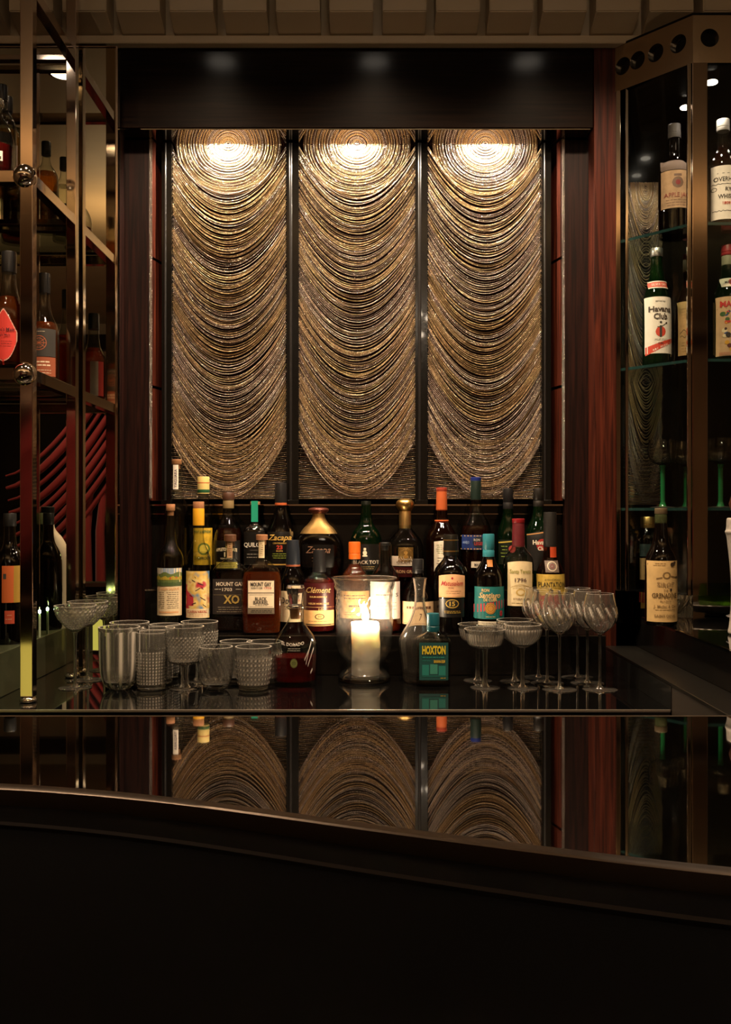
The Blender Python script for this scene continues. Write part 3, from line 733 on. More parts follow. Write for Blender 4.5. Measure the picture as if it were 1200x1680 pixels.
bottle('rum_bottle', 'amber rum bottle with a white two panel label, tilted light on the left shoulder', 430, 2.466, Z1,
       [(1041, 31), (1005, 33.5), (950, 33.5), (934, 28), (921, 11), (914, 7.5), (895, 7.5), (880, 7.5)], G_CLEAR, .42, 5, L_AMBER, 938,
       cap=[('cork', 877, 886, 9.5, cork)],
       labels=[(-22, 22, 951, 1006, pm('label_dark', '4d4236', .6), lab_bb), (-4.8, 4.8, 877, 915, paper('dccba6'), lambda p: (p.band(-3.6, 3.6, 912, 880, P('c9b68f'), 1), p.scribble(-2.4, 2.4, 884, 909, P('5d4a35'), 8, 8)), 'neck_label')])
bottle('rum_bottle', 'bottle with black and blue capsule behind the stoppered decanter', 481, 2.53, Z1,
       [(1038, 24), (965, 24), (945, 20), (930, 10), (915, 8), (890, 8)], G_DARK, liquid=L_DARK, level=960,
       cap=[('capsule', 886, 926, 12, pm('navy_capsule', '1d232c', .4), 9.8), ('ring', 926, 929, 12, P('8d4a2a'))],
       labels=[(-21, 21, 968, 1018, paper('d8c5a0'), lambda p: (p.text('Do', -12, 983, 14, 11, P('2b2723')), p.text('XO', 8, 1006, 16, 7, P('2b2723')), p.scribble(-14, 16, 991, 999, P('6a5a44'), 2, 4))),
               (-8, 8, 905, 918, pm('navy_band', '27405e', .4), lambda p: p.scribble(-6, 6, 909, 913, P('6f94b8'), 1, 4, 1.6), 'neck_label')])
def lab_clem(p):
    g = P('c9a86a'); p.text('Clément', 0, 966, 40, 9, g, shear=.35, bold=.0); p.text('RHUM AGRICOLE', 0, 977, 28, 2.6, g); p.text('VIEUX HORS AGE', 0, 988, 34, 3, g); p.band(-25, 25, 994, 993.5, g, 2); p.text('10', 4, 997.5, 7, 4, g)
def lab_clem2(p):
    k_ = P('3c2c1c'); p.disc(2, 1009, 8, k_, 2, 4.6); p.disc(2, 1009, 6.4, paper('d6a868'), 3, 3.4); p.text('XO', 2, 1009, 6, 3, k_, 4); p.scribble(-18, 20, 1015, 1018, k_, 1, 9, .6); p.band(-24, 24, 1023, 1021, k_, 2)
bottle('rum_bottle', 'bottle of red rum with a gold script name, left of the candle vase', 524, 2.515, Z1,
       [(1038, 27), (962, 27), (948, 24.5), (940, 12), (934, 8), (905, 8)], G_CLEAR, liquid=L_RED, level=950,
       cap=[('capsule', 902, 938, 11, K_BLACK, 9.6)],
       labels=[(-24.5, 24.5, 999, 1024, paper('dcae70'), lab_clem2), (-24.5, 24.5, 955, 998.5, pm('label_maroon', '3a0d10', .35), lab_clem)])
bottle('rum_bottle', 'bottle with orange screw cap and kraft label behind the vase at left', 582, 2.525, Z1,
       [(1038, 26), (960, 26), (942, 22), (927, 9.5), (915, 8.5), (893, 8.5)], G_CLEAR, liquid=L_AMBER, level=925,
       cap=[('cap', 889, 917, 10, pm('orange_cap', 'd4641e', .4))],
       labels=[(-24, 24, 968, 1012, paper('b88a50'), lambda p: (p.scribble(-18, 18, 973, 982, P('3a2a1a'), 2, 7, 1.6), p.scribble(-12, 12, 988, 996, P('3a2a1a'), 1, 2, 3), p.scribble(-16, 16, 1000, 1008, P('5a432b'), 2, 3)))])
bottle('rum_bottle', 'round shouldered clear bottle with plain white label behind the vase at right', 632, 2.515, Z1,
       [(1038, 27), (985, 27), (955, 26.5), (938, 20), (928, 11.5), (920, 10.5), (896, 10.5), (893, 11.5), (890, 11.5)], G_CLEAR, liquid=L_AMBER, level=948,
       cap=[('cork', 890, 895, 8, K_BLACK)],
       labels=[(-24, 24, 953, 1013, paper('e9d9cf'), lambda p: (p.text('S', 19, 974, 4, 6, P('5a4a48')), p.scribble(-16, 12, 971, 977, P('8a7a78'), 1, 8, 2), p.scribble(-14, 18, 984, 1000, P('9b8a84'), 3, 3)))])
bottle('rum_bottle', 'squat dark bottle with black cap and cream label behind the clear decanter', 686, 2.526, Z1,
       [(1038, 27), (985, 28), (970, 26), (955, 13), (940, 8.5), (920, 8.5)], G_DARK, liquid=L_DARK, level=980,
       cap=[('cap', 917, 941, 9.4, K_BLACK)],
       labels=[(-26, 26, 985, 1022, paper('d9b88c'), lambda p: (p.scribble(-20, 20, 991, 998, P('5b3a28'), 1, 4, 4), p.text('7', 4, 1009, 8, 11, P('4b2d20'), shear=.3), p.band(-24, 24, 1020, 1019.4, P('7d5338'), 2)))])
def lab_mat(p):
    p.band(-21, 21, 977, 976.3, P('c9964e'), 2); p.text('Matusalem', 0, 955, 36, 7.5, P('9a1f24'), shear=.4); p.disc(0, 947, 1.8, P('9a1f24')); p.text('RON', -2, 962.5, 8, 2.6, P('7d4a30')); p.scribble(-12, 14, 966, 973, P('7d5a3c'), 2, 5, .6)
def lab_mat2(p):
    g = P('b8963c'); p.disc(0, 988, 11, g, 1, 7); p.disc(0, 988, 9.6, P('0e0c0a'), 2, 5.8); p.text('15', 0, 988, 9, 7, g, bold=.02); p.scribble(-14, 14, 999, 1004, g, 2, 7, .7)
bottle('rum_bottle', 'dark rum bottle with peach label and red script, right of the centre', 740, 2.512, Z1,
       [(1038, 27), (1000, 28), (945, 29), (930, 25), (918, 13), (911, 11), (895, 10)], G_DARK, liquid=L_DARK, level=960,
       cap=[('capsule', 877, 911, 12.6, pm('black_capsule', '16140f', .3), 11.6), ('ring', 885, 887, 12.4, K_GOLD), ('ring', 903, 905, 13, K_GOLD)],
       labels=[(-21, 21, 943, 978, paper('e0ae80'), lab_mat, 'label', lambda x: -2.5+.006*x*x), (-20, 20, 980, 1010, pm('label_black', '0d0b09', .35), lab_mat2),
               (-8, 8, 891, 900, pm('label_black', '0d0b09', .35), lambda p: (p.disc(0, 895.5, 5.5, P('b8963c'), 1, 4), p.text('15', 0, 895.5, 5, 4, P('16140f'))), 'neck_label')])
def lab_sant(p):
    c_ = P('d8b87e'); p.band(-25, 25, lambda x: 1003-.16*(x+25), lambda x: 990-.16*(x+25), P('b8323c'), 1); p.band(-25, 25, 1012, lambda x: 1003-.16*(x+25), P('12605c'), 1)
    p.text('RON', -8, 966.5, 12, 4.6, c_, bold=.03); p.text('Santiago', -1, 974.5, 35, 8.5, c_, shear=.35, bold=.02, arc=0); p.text('DE CUBA', 0, 982, 22, 4.6, c_, bold=.03)
    p.disc(0, 996, 9, P('c08a3e'), 3); p.ring(0, 996, 8, .8, P('8a5c22'), 4); p.ring(0, 996, 5, .7, P('8a5c22'), 4); p.text('8', 18, 1004, 5, 8, P('b8323c'), bold=.05); p.scribble(-8, 8, 1008.5, 1010.5, c_, 1, 3, .8)
bottle('rum_bottle', 'rum bottle with turquoise cap and turquoise label crossed by a red stripe', 802, 2.495, Z1,
       [(1038, 25), (955, 25.5), (938, 23), (922, 12), (912, 9), (900, 8.5), (880, 8.5)], G_DARK, liquid=L_DARK, level=945,
       cap=[('cap', 876, 914, 9.8, pm('turquoise_cap', '2f7f8c', .4))],
       labels=[(-24, 24, 961, 1013, pm('label_teal', '147070', .6), lab_sant), (-4, 5, 918, 929, pm('seal_orange', 'a86820', .6), None, 'neck_label'),
               (-19, 21, 1017, 1026, paper('cfc6ae'), lambda p: p.scribble(-14, 16, 1019, 1024, P('6b6454'), 2, 3, .8), 'lower_label')])
def lab_st(p):
    g = P('8d8a34'); p.text('Santa Teresa', 0, 936, 34, 6.5, g, bold=.01); p.text('1796', 0, 950, 19, 6, P('4a2c2e'), bold=.01); p.band(-16, 16, lambda x: 958+.02*x*x, lambda x: 957.3+.02*x*x, P('b59a5a'), 2)
    p.scribble(-15, 15, 959, 965, P('b59a5a'), 2, 3, .6); p.disc(0, 970, 8, P('c4a458'), 2, 5.5); p.disc(0, 970, 5.4, paper('e0cd9e'), 3, 3.6); p.text('SOLERA RUM', 0, 980.5, 24, 2.8, P('6a4a3c')); p.scribble(-16, 17, 986.5, 988.5, P('8d7a4a'), 1, 5, 1.0)
bottle('rum_bottle', 'clear shouldered rum bottle sealed with dark red wax and a cream label', 851, 2.50, Z1,
       [(1038, 22), (1000, 24.5), (925, 25.5), (911, 22), (902, 13), (895, 9.5), (860, 9)], G_CLEAR, liquid=L_DARK, level=985,
       cap=[('capsule', 852, 897, 10.4, pm('red_wax', '5c141c', .5, noise=.2, nscale=80), 9.8), ('ring', 851, 858, 10.3, pm('red_top', '8c1c22', .4))],
       labels=[(-20, 20, 921, 992, paper('e3d0a4'), lab_st, 'label', lambda x: -1.5+.006*x*x)])
def lab_pl(p):
    k_ = P('2b2413'); p.text('PLANTATION', 0, 957.5, 43, 8, k_, bold=.01); p.text('Artisanal Infusion', 0, 949, 26, 3.4, k_, shear=.3, bold=0, arc=.004); p.disc(0, 968, 2.4, k_)
    p.scribble(-20, 20, 962, 965, P('8d7a30'), 1, 4, .8)
    p.band(-24, 24, lambda x: 1000+1.5*math.sin(x*.4), lambda x: 974+2*math.sin(x*.35+1), P('a3312c'), 1, 16); p.scribble(-20, 22, 980, 1000, P('c4574a'), 5, 7, .9)
    p.text('BARBADOS', 6, 1005, 26, 3.2, k_, bold=.03)
bottle('rum_bottle', 'rum bottle with yellow label and red map, rightmost in the front row', 903, 2.50, Z1,
       [(1038, 23.5), (945, 24), (930, 20), (918, 12), (908, 11), (895, 10.5), (850, 10)], G_AMBER, liquid=L_DARK, level=942,
       cap=[('capsule', 840, 897, 11, pm('black_capsule2', '1c1a18', .45), 10.4)],
       labels=[(-23, 23, 941, 1011, pm('label_yellow', 'c4a548', .6, noise=.2, nscale=120), lab_pl), (-2, 9, 897, 914, pm('seal_red', 'b8431c', .5), None, 'neck_label'),
               (-11, 11, 919, 938, pm('woven_seal', '6a5a50', .6, noise=.8, nscale=500), lambda p: (p.ring(0, 928, 8, 1.5, P('b8a890'), 2), p.disc(0, 928, 4, P('5c2a20'), 2)), 'woven_seal')])

# ---------------------------------------------------------------- back row
DB = 2.605
bottle('tequila_bottle', 'tall clear bottle with a long white neck strip, leftmost in the back row', 290, DB, Z2,
       [(965, 21), (850, 21), (832, 19), (815, 11), (805, 9), (763, 8.5), (757, 9), (755, 9)], G_CLEAR, liquid=L_CLEAR, level=835,
       cap=[('cork', 754, 762, 8.2, cork)],
       labels=[(-4.3, 4.3, 763, 803, paper('e6ddd0'), lambda p: p.text('YAGUARA', 0, 785, 30, 4.8, P('6a6470'), rot=True), 'neck_label')])
bottle('rum_bottle', 'clear bottle with cream and green screw cap and yellow label in the back row', 334, DB, Z2,
       [(965, 16.5), (862, 16.5), (845, 15.5), (832, 10), (822, 9), (790, 8.8)], G_CLEAR, liquid=L_CLEAR, level=850,
       cap=[('capsule', 782, 810, 9.8, pm('cream_cap', 'd8c078', .45)), ('ring', 791.5, 793, 9.95, P('b8502c')), ('ring', 803, 808.5, 10, P('1e5a34'))],
       labels=[(-15.5, 15.5, 866, 926, pm('label_lemon', 'cda82a', .55, noise=.3, nscale=70), lambda p: (p.text('WRAY & NEPHEW', 0, 872, 28, 4.4, P('1e5a34')), p.disc(3, 900, 10, P('5c6a1e'), 1), p.text('OVERPROOF', 0, 915, 27, 5, P('1e3a1c')), p.disc(3, 900, 7, P('d8c04a'), 2)))])
def lab_app(p):
    w_ = P('d6c9a4'); p.band(-17, 17, 931, 921, P('a89a3c'), 1); p.text('APPLETON ESTATE', 0, 900, 34, 5, w_, arc=.006, bold=.02); p.text('12', 2, 908.5, 11, 7, w_, bold=.03); p.text('YEARS OLD', 0, 915, 20, 2.6, w_); p.scribble(-14, 14, 923, 929, P('3d3a1a'), 2, 3, .7); p.band(-.7, .7, 897, 890, P('a89a3c'), 2, 2)
bottle('rum_bottle', 'round shouldered dark bottle with black label reading 12 and brown cap', 375, DB, Z2,
       [(965, 24), (905, 26), (885, 25.5), (866, 21), (850, 11), (843, 9), (820, 8.5)], G_CLEAR, liquid=L_DARK, level=866,
       cap=[('capsule', 808, 820, 9.8, pm('brown_cap', '4a3024', .4)), ('ring', 820, 834, 8.9, P('7d6a44'))],
       labels=[(-21, 21, 886, 933, pm('label_black', '0d0b09', .35), lab_app)])
bottle('rum_bottle', 'black bottle with a bright teal paper strip over its cork', 419, DB, Z2,
       [(965, 19.5), (880, 19.5), (868, 19), (862, 10), (858, 8), (835, 7.5), (832, 8.8), (828, 8.8)], G_DARK, n=4, ratio=.9, liquid=L_DARK, level=870,
       cap=[('cork', 823, 829, 8, cork), ('strip', 822, 856, 5.5, pm('teal_strip', '169478', .5), 9.2)],
       labels=[(-17, 17, 872, 926, pm('label_black', '0d0b09', .35), lambda p: (p.text('QUILOM', 0, 893, 33, 7, P('c9c4b8')), p.band(-16, 16, 902, 901.6, P('6f6a60'), 2, 3), p.scribble(-12, 12, 906, 916, P('8a857a'), 2, 3), p.band(-16, 16, 925.5, 925, P('8a857a'), 2, 3)))])
def lab_zac(p):
    p.text('Zacapa', 0, 881, 38, 9, P('c9a24e'), shear=.3); p.text('23', 0, 897, 10, 6, P('b83a26'), bold=.04); p.text('RON', 0, 903, 10, 2.4, P('c9a24e')); p.text('CENTENARIO', 0, 890.5, 22, 2.4, P('c9a24e')); p.scribble(-12, 12, 906, 916, P('8a9a34'), 3, 3, .9); p.band(-20, 20, 926, 924, P('c9a24e'), 2)
bottle('rum_bottle', 'dark bottle with black capsule, orange ring and gold script in the back row', 461, DB, Z2,
       [(965, 24), (885, 25), (868, 22), (850, 14), (835, 9.5), (820, 9)], G_DARK, liquid=L_DARK, level=870,
       cap=[('capsule', 792, 825, 9.6, K_BLACK), ('ring', 825, 829, 9.8, P('b8582a'))],
       labels=[(-21, 21, 872, 930, pm('label_black', '0d0b09', .35), lab_zac)])
bottle('rum_bottle', 'wide round black bottle with flared gold collar and copper topped stopper', 523, 2.60, Z2,
       [(965, 34), (925, 41), (900, 41.5), (882, 36), (872, 27), (858, 14), (846, 8.5), (841, 8)], G_DARK, ratio=.5, n=2.4, liquid=L_DARK, level=880, seg=48,
       cap=[('knob', 832, 843, 17.5, pm('copper_top', '6d3b30', .3, .6)), ('ring', 841, 847, 9.5, K_GOLD)],
       labels=[(-26, 26, 893, 930, pm('label_smoke', '0a0706', .25), lambda p: (p.text('Zacapa', 0, 901, 40, 11, P('7d5a44'), shear=.4, bold=.0), p.scribble(-12, 12, 912, 922, P('6a4a36'), 2, 5)))])
# flared gold collar of the wide bottle
kk = 2.60/F; zc0 = WZ(874, 2.60)-Z2; zc1 = WZ(843, 2.60)-Z2
rb_ = [o for o in COL.objects if o.name.startswith('rum_bottle') and 'flared gold' in o.get('label', '')][0]
rows = [(zc0-.002, 30.5*kk, .0275, 2.2), (zc0+.012, 25*kk, .0245, 2), (zc0+.022, 17.5*kk, .0215, 2), (zc0+.037, 11*kk, .0165, 2), (zc1, 9.6*kk, .0152, 2)]
v, f = loft([tuple(r) for r in chaikin(rows, 2)], 40); mk('gold_collar', v, f, pm('brushed_gold', (.72, .47, .18), .38, 1.0), rb_)
bottle('rum_bottle', 'near black bottle with a white emblem and tall black neck behind the candle', 601, DB, Z2,
       [(965, 26), (888, 26.5), (872, 22), (862, 12), (848, 9), (826, 8)], G_DGREEN, liquid=L_DARK, level=870,
       cap=[('capsule', 822, 850, 8.6, pm('dark_green_cap', '0c120c', .35), 8)],
       labels=[(-24, 24, 892, 935, pm('label_black', '0d0b09', .35), lambda p: (p.disc(-2, 906, 3.4, P('c9bda4')), p.band(-6, 2, lambda x: 912, lambda x: 908+abs(x+2)*.5, P('c9bda4'), 1), p.band(-4, 0, 902, 898, P('c9bda4'), 1), p.text('BLACK TOT', 0, 921, 42, 5.5, P('cfc6b4')), p.scribble(-14, 14, 927, 933, P('a08a5a'), 2, 4)))])
bottle('rum_bottle', 'clear rounded bottle with gold mushroom stopper and gold medallion', 665, DB, Z2,
       [(965, 24), (935, 29), (905, 30.5), (888, 28), (874, 17), (866, 9.5), (845, 9)], G_CLEAR, liquid=L_DARK, level=925, seg=40,
       cap=[('knob', 818, 840, 15.5, K_GOLD), ('capsule', 838, 867, 9.8, pm('brushed_gold', (.72, .47, .18), .38, 1.0))],
       labels=[(-22, 10, 911, 927, paper('c9beac'), lambda p: p.text('GRAN', -4, 921, 22, 4, P('6a5a4a')), 'label'),
               (-12, 12, 897, 921, K_GOLD, lambda p: (p.ring(0, 909, 11, 1, P('6d4f18'), 2), p.ring(0, 909, 8.6, .8, P('6d4f18'), 2), p.disc(0, 906, 3, P('8a6420'), 3), p.disc(0, 912, 4, P('8a6420'), 3, 3)), 'medallion'),
               (-20, 24, 929, 945, pm('label_maroon', '3a0d10', .35), lambda p: p.text('RON GRAN', 2, 936, 34, 5, P('c9a27a')), 'lower_label')])
bottle('rum_bottle', 'dark bottle with orange capsule and white tag label in the back row', 725, DB, Z2,
       [(965, 25), (895, 26.5), (878, 25), (864, 17), (855, 11), (848, 9.5), (815, 8.5)], G_AMBER, liquid=L_DARK, level=880, seg=36,
       cap=[('capsule', 801, 838, 9.2, pm('orange_capsule', 'b85a2e', .45), 8.4), ('ring', 800, 806, 8.8, P('a8402a')), ('ring', 853, 857, 11.4, P('c4602a'))],
       labels=[(-14, 14, 886, 936, paper('d9d0bc'), lambda p: (p.disc(6, 899, 6, P('a8302a')), p.text('H', 6, 899, 4, 6, P('e8dcc4')), p.scribble(-11, 1, 892, 908, P('6a7a4a'), 5, 3), p.scribble(-11, 10, 912, 930, P('5a5048'), 4, 6)), 'label', lambda x: -.12*(x+14)+2)])
def lab_bl(p):
    g = P('c9a050'); p.band(-25, 25, 879.4, 878, g, 1); p.band(-25, 25, 900.5, 899, g, 1); p.disc(3, 889, 11, P('0c2030'), 2, 9); p.text('RON', -1, 885, 10, 4, P('c9c4b8')); p.text('LEGEN', 3, 891, 16, 5, P('b83a3a')); p.text('ANEJO', -18, 889, 10, 4, P('8aa0c8'))
bottle('rum_bottle', 'tall bottle with blue tipped dark capsule and blue gold bordered band label', 781, DB, Z2,
       [(965, 24), (880, 26), (862, 24), (846, 14), (832, 9.5), (822, 8.6), (790, 8)], G_CLEAR, liquid=L_DARK, level=862,
       cap=[('capsule', 788, 820, 8.8, pm('green_black_capsule', '12241f', .4)), ('ring', 783, 790, 8.6, pm('blue_cap', '1c2c78', .4))],
       labels=[(-24, 24, 877, 901, pm('label_blue', '1a2f6a', .5), lab_bl), (-10, 8, 920, 930, paper('d9d0bc'), lambda p: p.text('MAY', 0, 925, 10, 4, P('3a3a3a')), 'lower_label')])
bottle('rum_bottle', 'slim dark green bottle with black screw cap behind the red wax bottle', 834, DB, Z2,
       [(965, 20), (890, 20), (870, 17), (852, 10), (840, 8), (810, 7.6)], G_DGREEN, liquid=L_DARK, level=880,
       cap=[('cap', 801, 835, 8.4, K_BLACK)],
       labels=[(-17, 17, 885, 925, pm('label_greenblack', '10180c', .4), lambda p: (p.band(-17, 17, lambda x: 889-.1*x, lambda x: 887-.1*x, P('b8a040'), 2), p.disc(4, 900, 6, P('a83a3a'), 2), p.scribble(-14, -4, 893, 915, P('8aa040'), 4, 3)))])
bottle('rum_bottle', 'dark bottle with black label and red circle, rightmost in the back row', 884, DB, Z2,
       [(965, 24), (885, 24.5), (868, 21), (852, 12), (840, 8.6), (812, 8)], G_DGREEN, liquid=L_DARK, level=870,
       cap=[('cap', 801, 831, 8.8, pm('black_cap2', '181512', .4))],
       labels=[(-21, 21, 872, 935, pm('label_coal', '15120f', .5), lambda p: (p.band(-21, 21, lambda x: 874.6-.15*x, lambda x: 873-.15*x, P('a8743a'), 2), p.disc(2, 893, 9.5, P('a82a24'), 2), p.text('Havana', 0, 889, 26, 7, P('d9d0bc'), bold=.03), p.text('Club', 2, 899, 15, 6, P('d9d0bc'), bold=.03)), 'label', lambda x: 3-.15*(x+21))])

# ---------------------------------------------------------------- counter bottles: decanters and the square gin bottle
ZC = -.40
D = 2.305; k = D/F
dc = empty('decanter', (WX(485, D), D, zz(ZC)), 'crystal decanter of dark red rum with faceted glass stopper left of the candle', 'decanter')
def Yc(y): return WZ(y, D)-ZC
pr = chaikin([(32*k, 0), (34*k, .003), (35*k, Yc(1085)), (37*k, Yc(1060)), (33*k, Yc(1046)), (17*k, Yc(1026)), (9.5*k, Yc(1012)), (9*k, Yc(1000)), (15*k, Yc(997.5)), (15*k, Yc(995))], 2)
def flu(t, i, z): return 1+(.018*math.cos(20*t) if z < .075 else 0)
v, f = loft([(z, r, r, 2) for r, z in pr], 80, flu, cap1=False); mk('glass_body', v, f, G_CLEAR, dc, sharp=60)
v, f = loft([(z, r-.003, r-.003, 2) for r, z in pr if .006 < z < Yc(1076)]+[(Yc(1075.5), 34*k, 34*k, 2)], 80, flu); mk('liquid', v, f, L_RED, dc)
lathe('cork', [(8*k, Yc(1015)), (9.8*k, Yc(998))], cork, dc)
v, f = loft([(Yc(997), 9*k, 9*k, 2), (Yc(994), 14*k, 14*k, 2), (Yc(990), 11*k, 11*k, 2), (Yc(964), 16*k, 16*k, 2), (Yc(960), 14*k, 14*k, 2)], 8); mk('stopper', v, f, M_GLASS, dc, smooth=False)
Rz = [q[1] for q in pr]; Rr = [q[0] for q in pr]
def dsurf(x, z, e):
    r = float(np.interp(z, Rz, Rr))*1.02+e; return -math.sqrt(max(1e-6, r*r-min(abs(x), r*.98)**2))
p = Print(); wh = P('cfc6b8'); p.text('EL DORADO', -2, 1053, 36, 5, wh, bold=0, arc=-.008); p.scribble(-10, 10, 1058, 1064, wh, 2, 3, .6); p.disc(0, 1083, 6, P('5f6634'), 1, 7.5); p.ring(0, 1083, 5, .8, P('8a9050'), 3)
for a_, b_, c_, d_ in ((19, 1085, 27, 1050), (22, 1088, 31, 1060), (17, 1078, 24, 1062), (26, 1100, 29, 1094)):
    p.band(a_, c_, lambda x, a_=a_, b_=b_, c_=c_, d_=d_: b_+(d_-b_)*(x-a_)/(c_-a_)+2, lambda x, a_=a_, b_=b_, c_=c_, d_=d_: b_+(d_-b_)*(x-a_)/(c_-a_)-2, P('d6cfc6'), 2)
p.build('lettering', dsurf, D, ZC, dc)
D = 2.355; k = D/F
dc2 = empty('decanter', (WX(689, D), D, zz(ZC)), 'empty clear wide bellied decanter standing right of the candle vase', 'decanter')
pr = chaikin([(25*k, 0), (27*k, .003), (30*k, Yc(1085)), (35*k, Yc(1053)), (31*k, Yc(1040)), (18*k, Yc(1020)), (9*k, Yc(995)), (8*k, Yc(972)), (11*k, Yc(950)), (12*k, Yc(948))], 2)
path = pr+[(max(.003, r-.0028), z) for r, z in pr[::-1] if z > .012]+[(.003, .010)]
v, f = loft([(z, r, r, 2) for r, z in path], 64, lambda t, i, z: 1+(.012*math.cos(16*t) if z < .1 else 0)); mk('glass_body', v, f, M_GLASS, dc2, sharp=70)
D = 2.30; k = D/F
gb = bottle('gin_bottle', 'square clear gin bottle with dark green label and yellow letters on the counter', 711, D, ZC,
       [(1121, 27.5), (1052, 28), (1046, 27), (1040, 14), (1035, 9), (1008, 8.5)], G_CLEAR, ratio=.62, n=7, liquid=L_CLEAR, level=1060,
       cap=[('cap', 1006, 1036, 10.6, pm('petrol_cap', '0f5560', .4))],
       labels=[(-23.5, 23.5, 1052, 1113, pm('label_petrol', '0d4644', .6), lambda p: (p.text('HOXTON', 0, 1064, 38, 12.5, P('d8c02a'), bold=.05), p.scribble(-19, 17, 1074, 1078, P('1f7a70'), 1, 3, 2), p.scribble(-19, -4, 1080, 1083, P('1f7a70'), 1, 1), p.text('BANANA RUM', 9, 1082.5, 18, 4.6, P('c9a82a'), bold=.04),
              p.band(-19, -8, 1105, 1088, P('1f7a70'), 1), p.band(-6, 6, 1103, 1087, P('3a8a78'), 1), p.band(8, 19, 1105, 1090, P('1f7a70'), 1), p.band(-19, 19, 1107, 1106, P('1f7a70'), 2), p.scribble(10, 19, 1108.5, 1110.5, P('c9a82a'), 1, 3, 1)))], base_r=.97)

# ---------------------------------------------------------------- drinking glasses
def walls(out, th, zin):
    inn = [(max(.0015, r-th), z) for r, z in out[::-1] if z >= zin]
    return out+inn+[(.0012, zin-.0008)]
def paint_glints(o, out, seg, fl, h, pw=3):  # paints pale sparkle into the colour of cut ridges and rims
    m = len(out); vals = []
    for i in range(m):
        for k in range(seg):
            t = 2*PI*k/seg+PI/seg; vals.append((fl(t, i, out[i][1]) if fl else 1.0))
    a = np.array(vals).reshape(m, seg); lo = a.min(); hi = a.max()
    c = ((a-lo)/(hi-lo))**pw if hi > lo else a*0
    flat = np.ptp(a, axis=1) < 1e-6; c[flat] = 0
    zr = np.array([q[1] for q in out]); c[zr > h-.0009] = .5
    n = len(o.data.vertices); full = np.zeros(n, np.float32); full[:m*seg] = c.ravel(); full[m*seg:(m+1)*seg] = .4
    at = o.data.attributes.new('painted_glint', 'FLOAT', 'POINT'); at.data.foreach_set('value', full)
def glassware(name, out, th, zin, seg=64, fl=None, parts=None, loc=(0, 0, 0), label='', cat='glass', group=None):
    r = empty(name, loc, label, cat, group)
    v, f = loft([(z, q, q, 2) for q, z in walls(out, th, zin)], seg, fl); b_ = mk('bowl', v, f, M_GLASS, r, sharp=75); paint_glints(b_, out, seg, fl, out[-1][1], 10 if seg in (80, 84) else 3)
    for nm, prf, sg, ff in parts or ():
        v, f = loft([(z, q, q, 2) for q, z in prf], sg, ff); mk(nm, v, f, M_GLASS, r, sharp=75)
    return r
def place(name, pxy, proto_fn, labels, group):
    first = None
    for (X, d), lab in zip(pxy, labels):
        if first is None: first = proto_fn((X, d, zz(ZC)), lab, group)
        else: dup(first, (X, d, zz(ZC)), lab)
# cut coupes
def coupe(loc, lab, group):
    h = .188; no = [0]
    out = chaikin([(.004, h-.062), (.012, h-.058), (.026, h-.045), (.040, h-.028), (.0455, h-.014), (.047, h)], 2); out = dense(out); m = len(out)
    def cut(t, i, z):
        if i >= m or z > h-.006: return 1
        return 1+.040*(abs(math.sin(12*t+(z*260)))*abs(math.sin(12*t-(z*260))))-.014
    return glassware('coupe_glass', out, .0022, h-.055, 96, cut, [('stem', chaikin([(.0055, h-.060), (.0036, h-.075), (.0032, .03), (.004, .008), (.012, .003), (.012, .002)], 2), 16, None), ('foot', [(.001, 0), (.037, 0), (.0375, .001), (.036, .0018), (.012, .0035), (.001, .004)], 40, None)], loc, lab, 'coupe glass', group)
place('coupe_glass', [(-.660, 2.262), (-.660, 2.365)], coupe, ['front cut crystal coupe beside the left steel post', 'rear cut crystal coupe close to the left mirror'], 'cut crystal coupes at left')
def facet(loc, lab, group):
    h = (1130-1028)*2.25/F
    out = chaikin([(.018, 0), (.022, .001), (.036, .012), (.0435, .035), (.0455, .065), (.0465, h)], 2); out = dense(out); m = len(out)
    return glassware('tumbler', out, .003, .016, 80, lambda t, i, z: 1+(.040*abs(math.cos(5*t))-.03 if (i < m and z < h-.008) else 0), None, loc, lab, 'tumbler', group)
place('tumbler', [(-.557, 2.25), (-.557, 2.347)], facet, ['front tall panelled tumbler with rounded base, right of the coupes', 'rear tall panelled tumbler with rounded base, near the column'], 'tall panelled tumblers')
def ribbed(loc, lab, group):
    h = (1128-1034)*2.25/F
    out = [(.026, 0), (.0315, .0015), (.0320, .012), (.0325, .013), (.0345, h*.6), (.0350, h*.62), (.0365, h-.004), (.0368, h)]; out = dense(out); m = len(out)
    return glassware('tumbler', out, .0026, .013, 120, lambda t, i, z: 1+(.030*abs(math.cos(15*t))*(.75+.25*math.sin(z*900)) if (i < m and .01 < z < h*.66) else 0), None, loc, lab, 'tumbler', group)
place('tumbler', [(-.484, 2.25), (-.484, 2.327), (-.484, 2.401)], ribbed, ['front narrow tumbler with fine vertical ribs, left of the cut goblet', 'middle narrow ribbed tumbler in the row left of the goblets', 'rear narrow ribbed tumbler against the black step'], 'fine ribbed tumblers')
def goblet(loc, lab, group):
    h = (1130-1027)*2.25/F
    out = chaikin([(.006, .055), (.026, .057), (.036, .062), (.039, .075), (.042, .110), (.0435, h)], 2); out = dense(out); m = len(out)
    return glassware('goblet', out, .0026, .064, 120, lambda t, i, z: 1+(.045*abs(math.sin(14*t+z*330)*math.sin(14*t-z*330)) if (i < m and z < h-.02) else 0), [('stem', [(.015, .056), (.012, .05), (.009, .03), (.010, .012), (.016, .004), (.018, .003)], 10, None), ('foot', [(.001, 0), (.033, 0), (.034, .0015), (.031, .003), (.016, .0045), (.001, .005)], 40, None)], loc, lab, 'goblet', group)
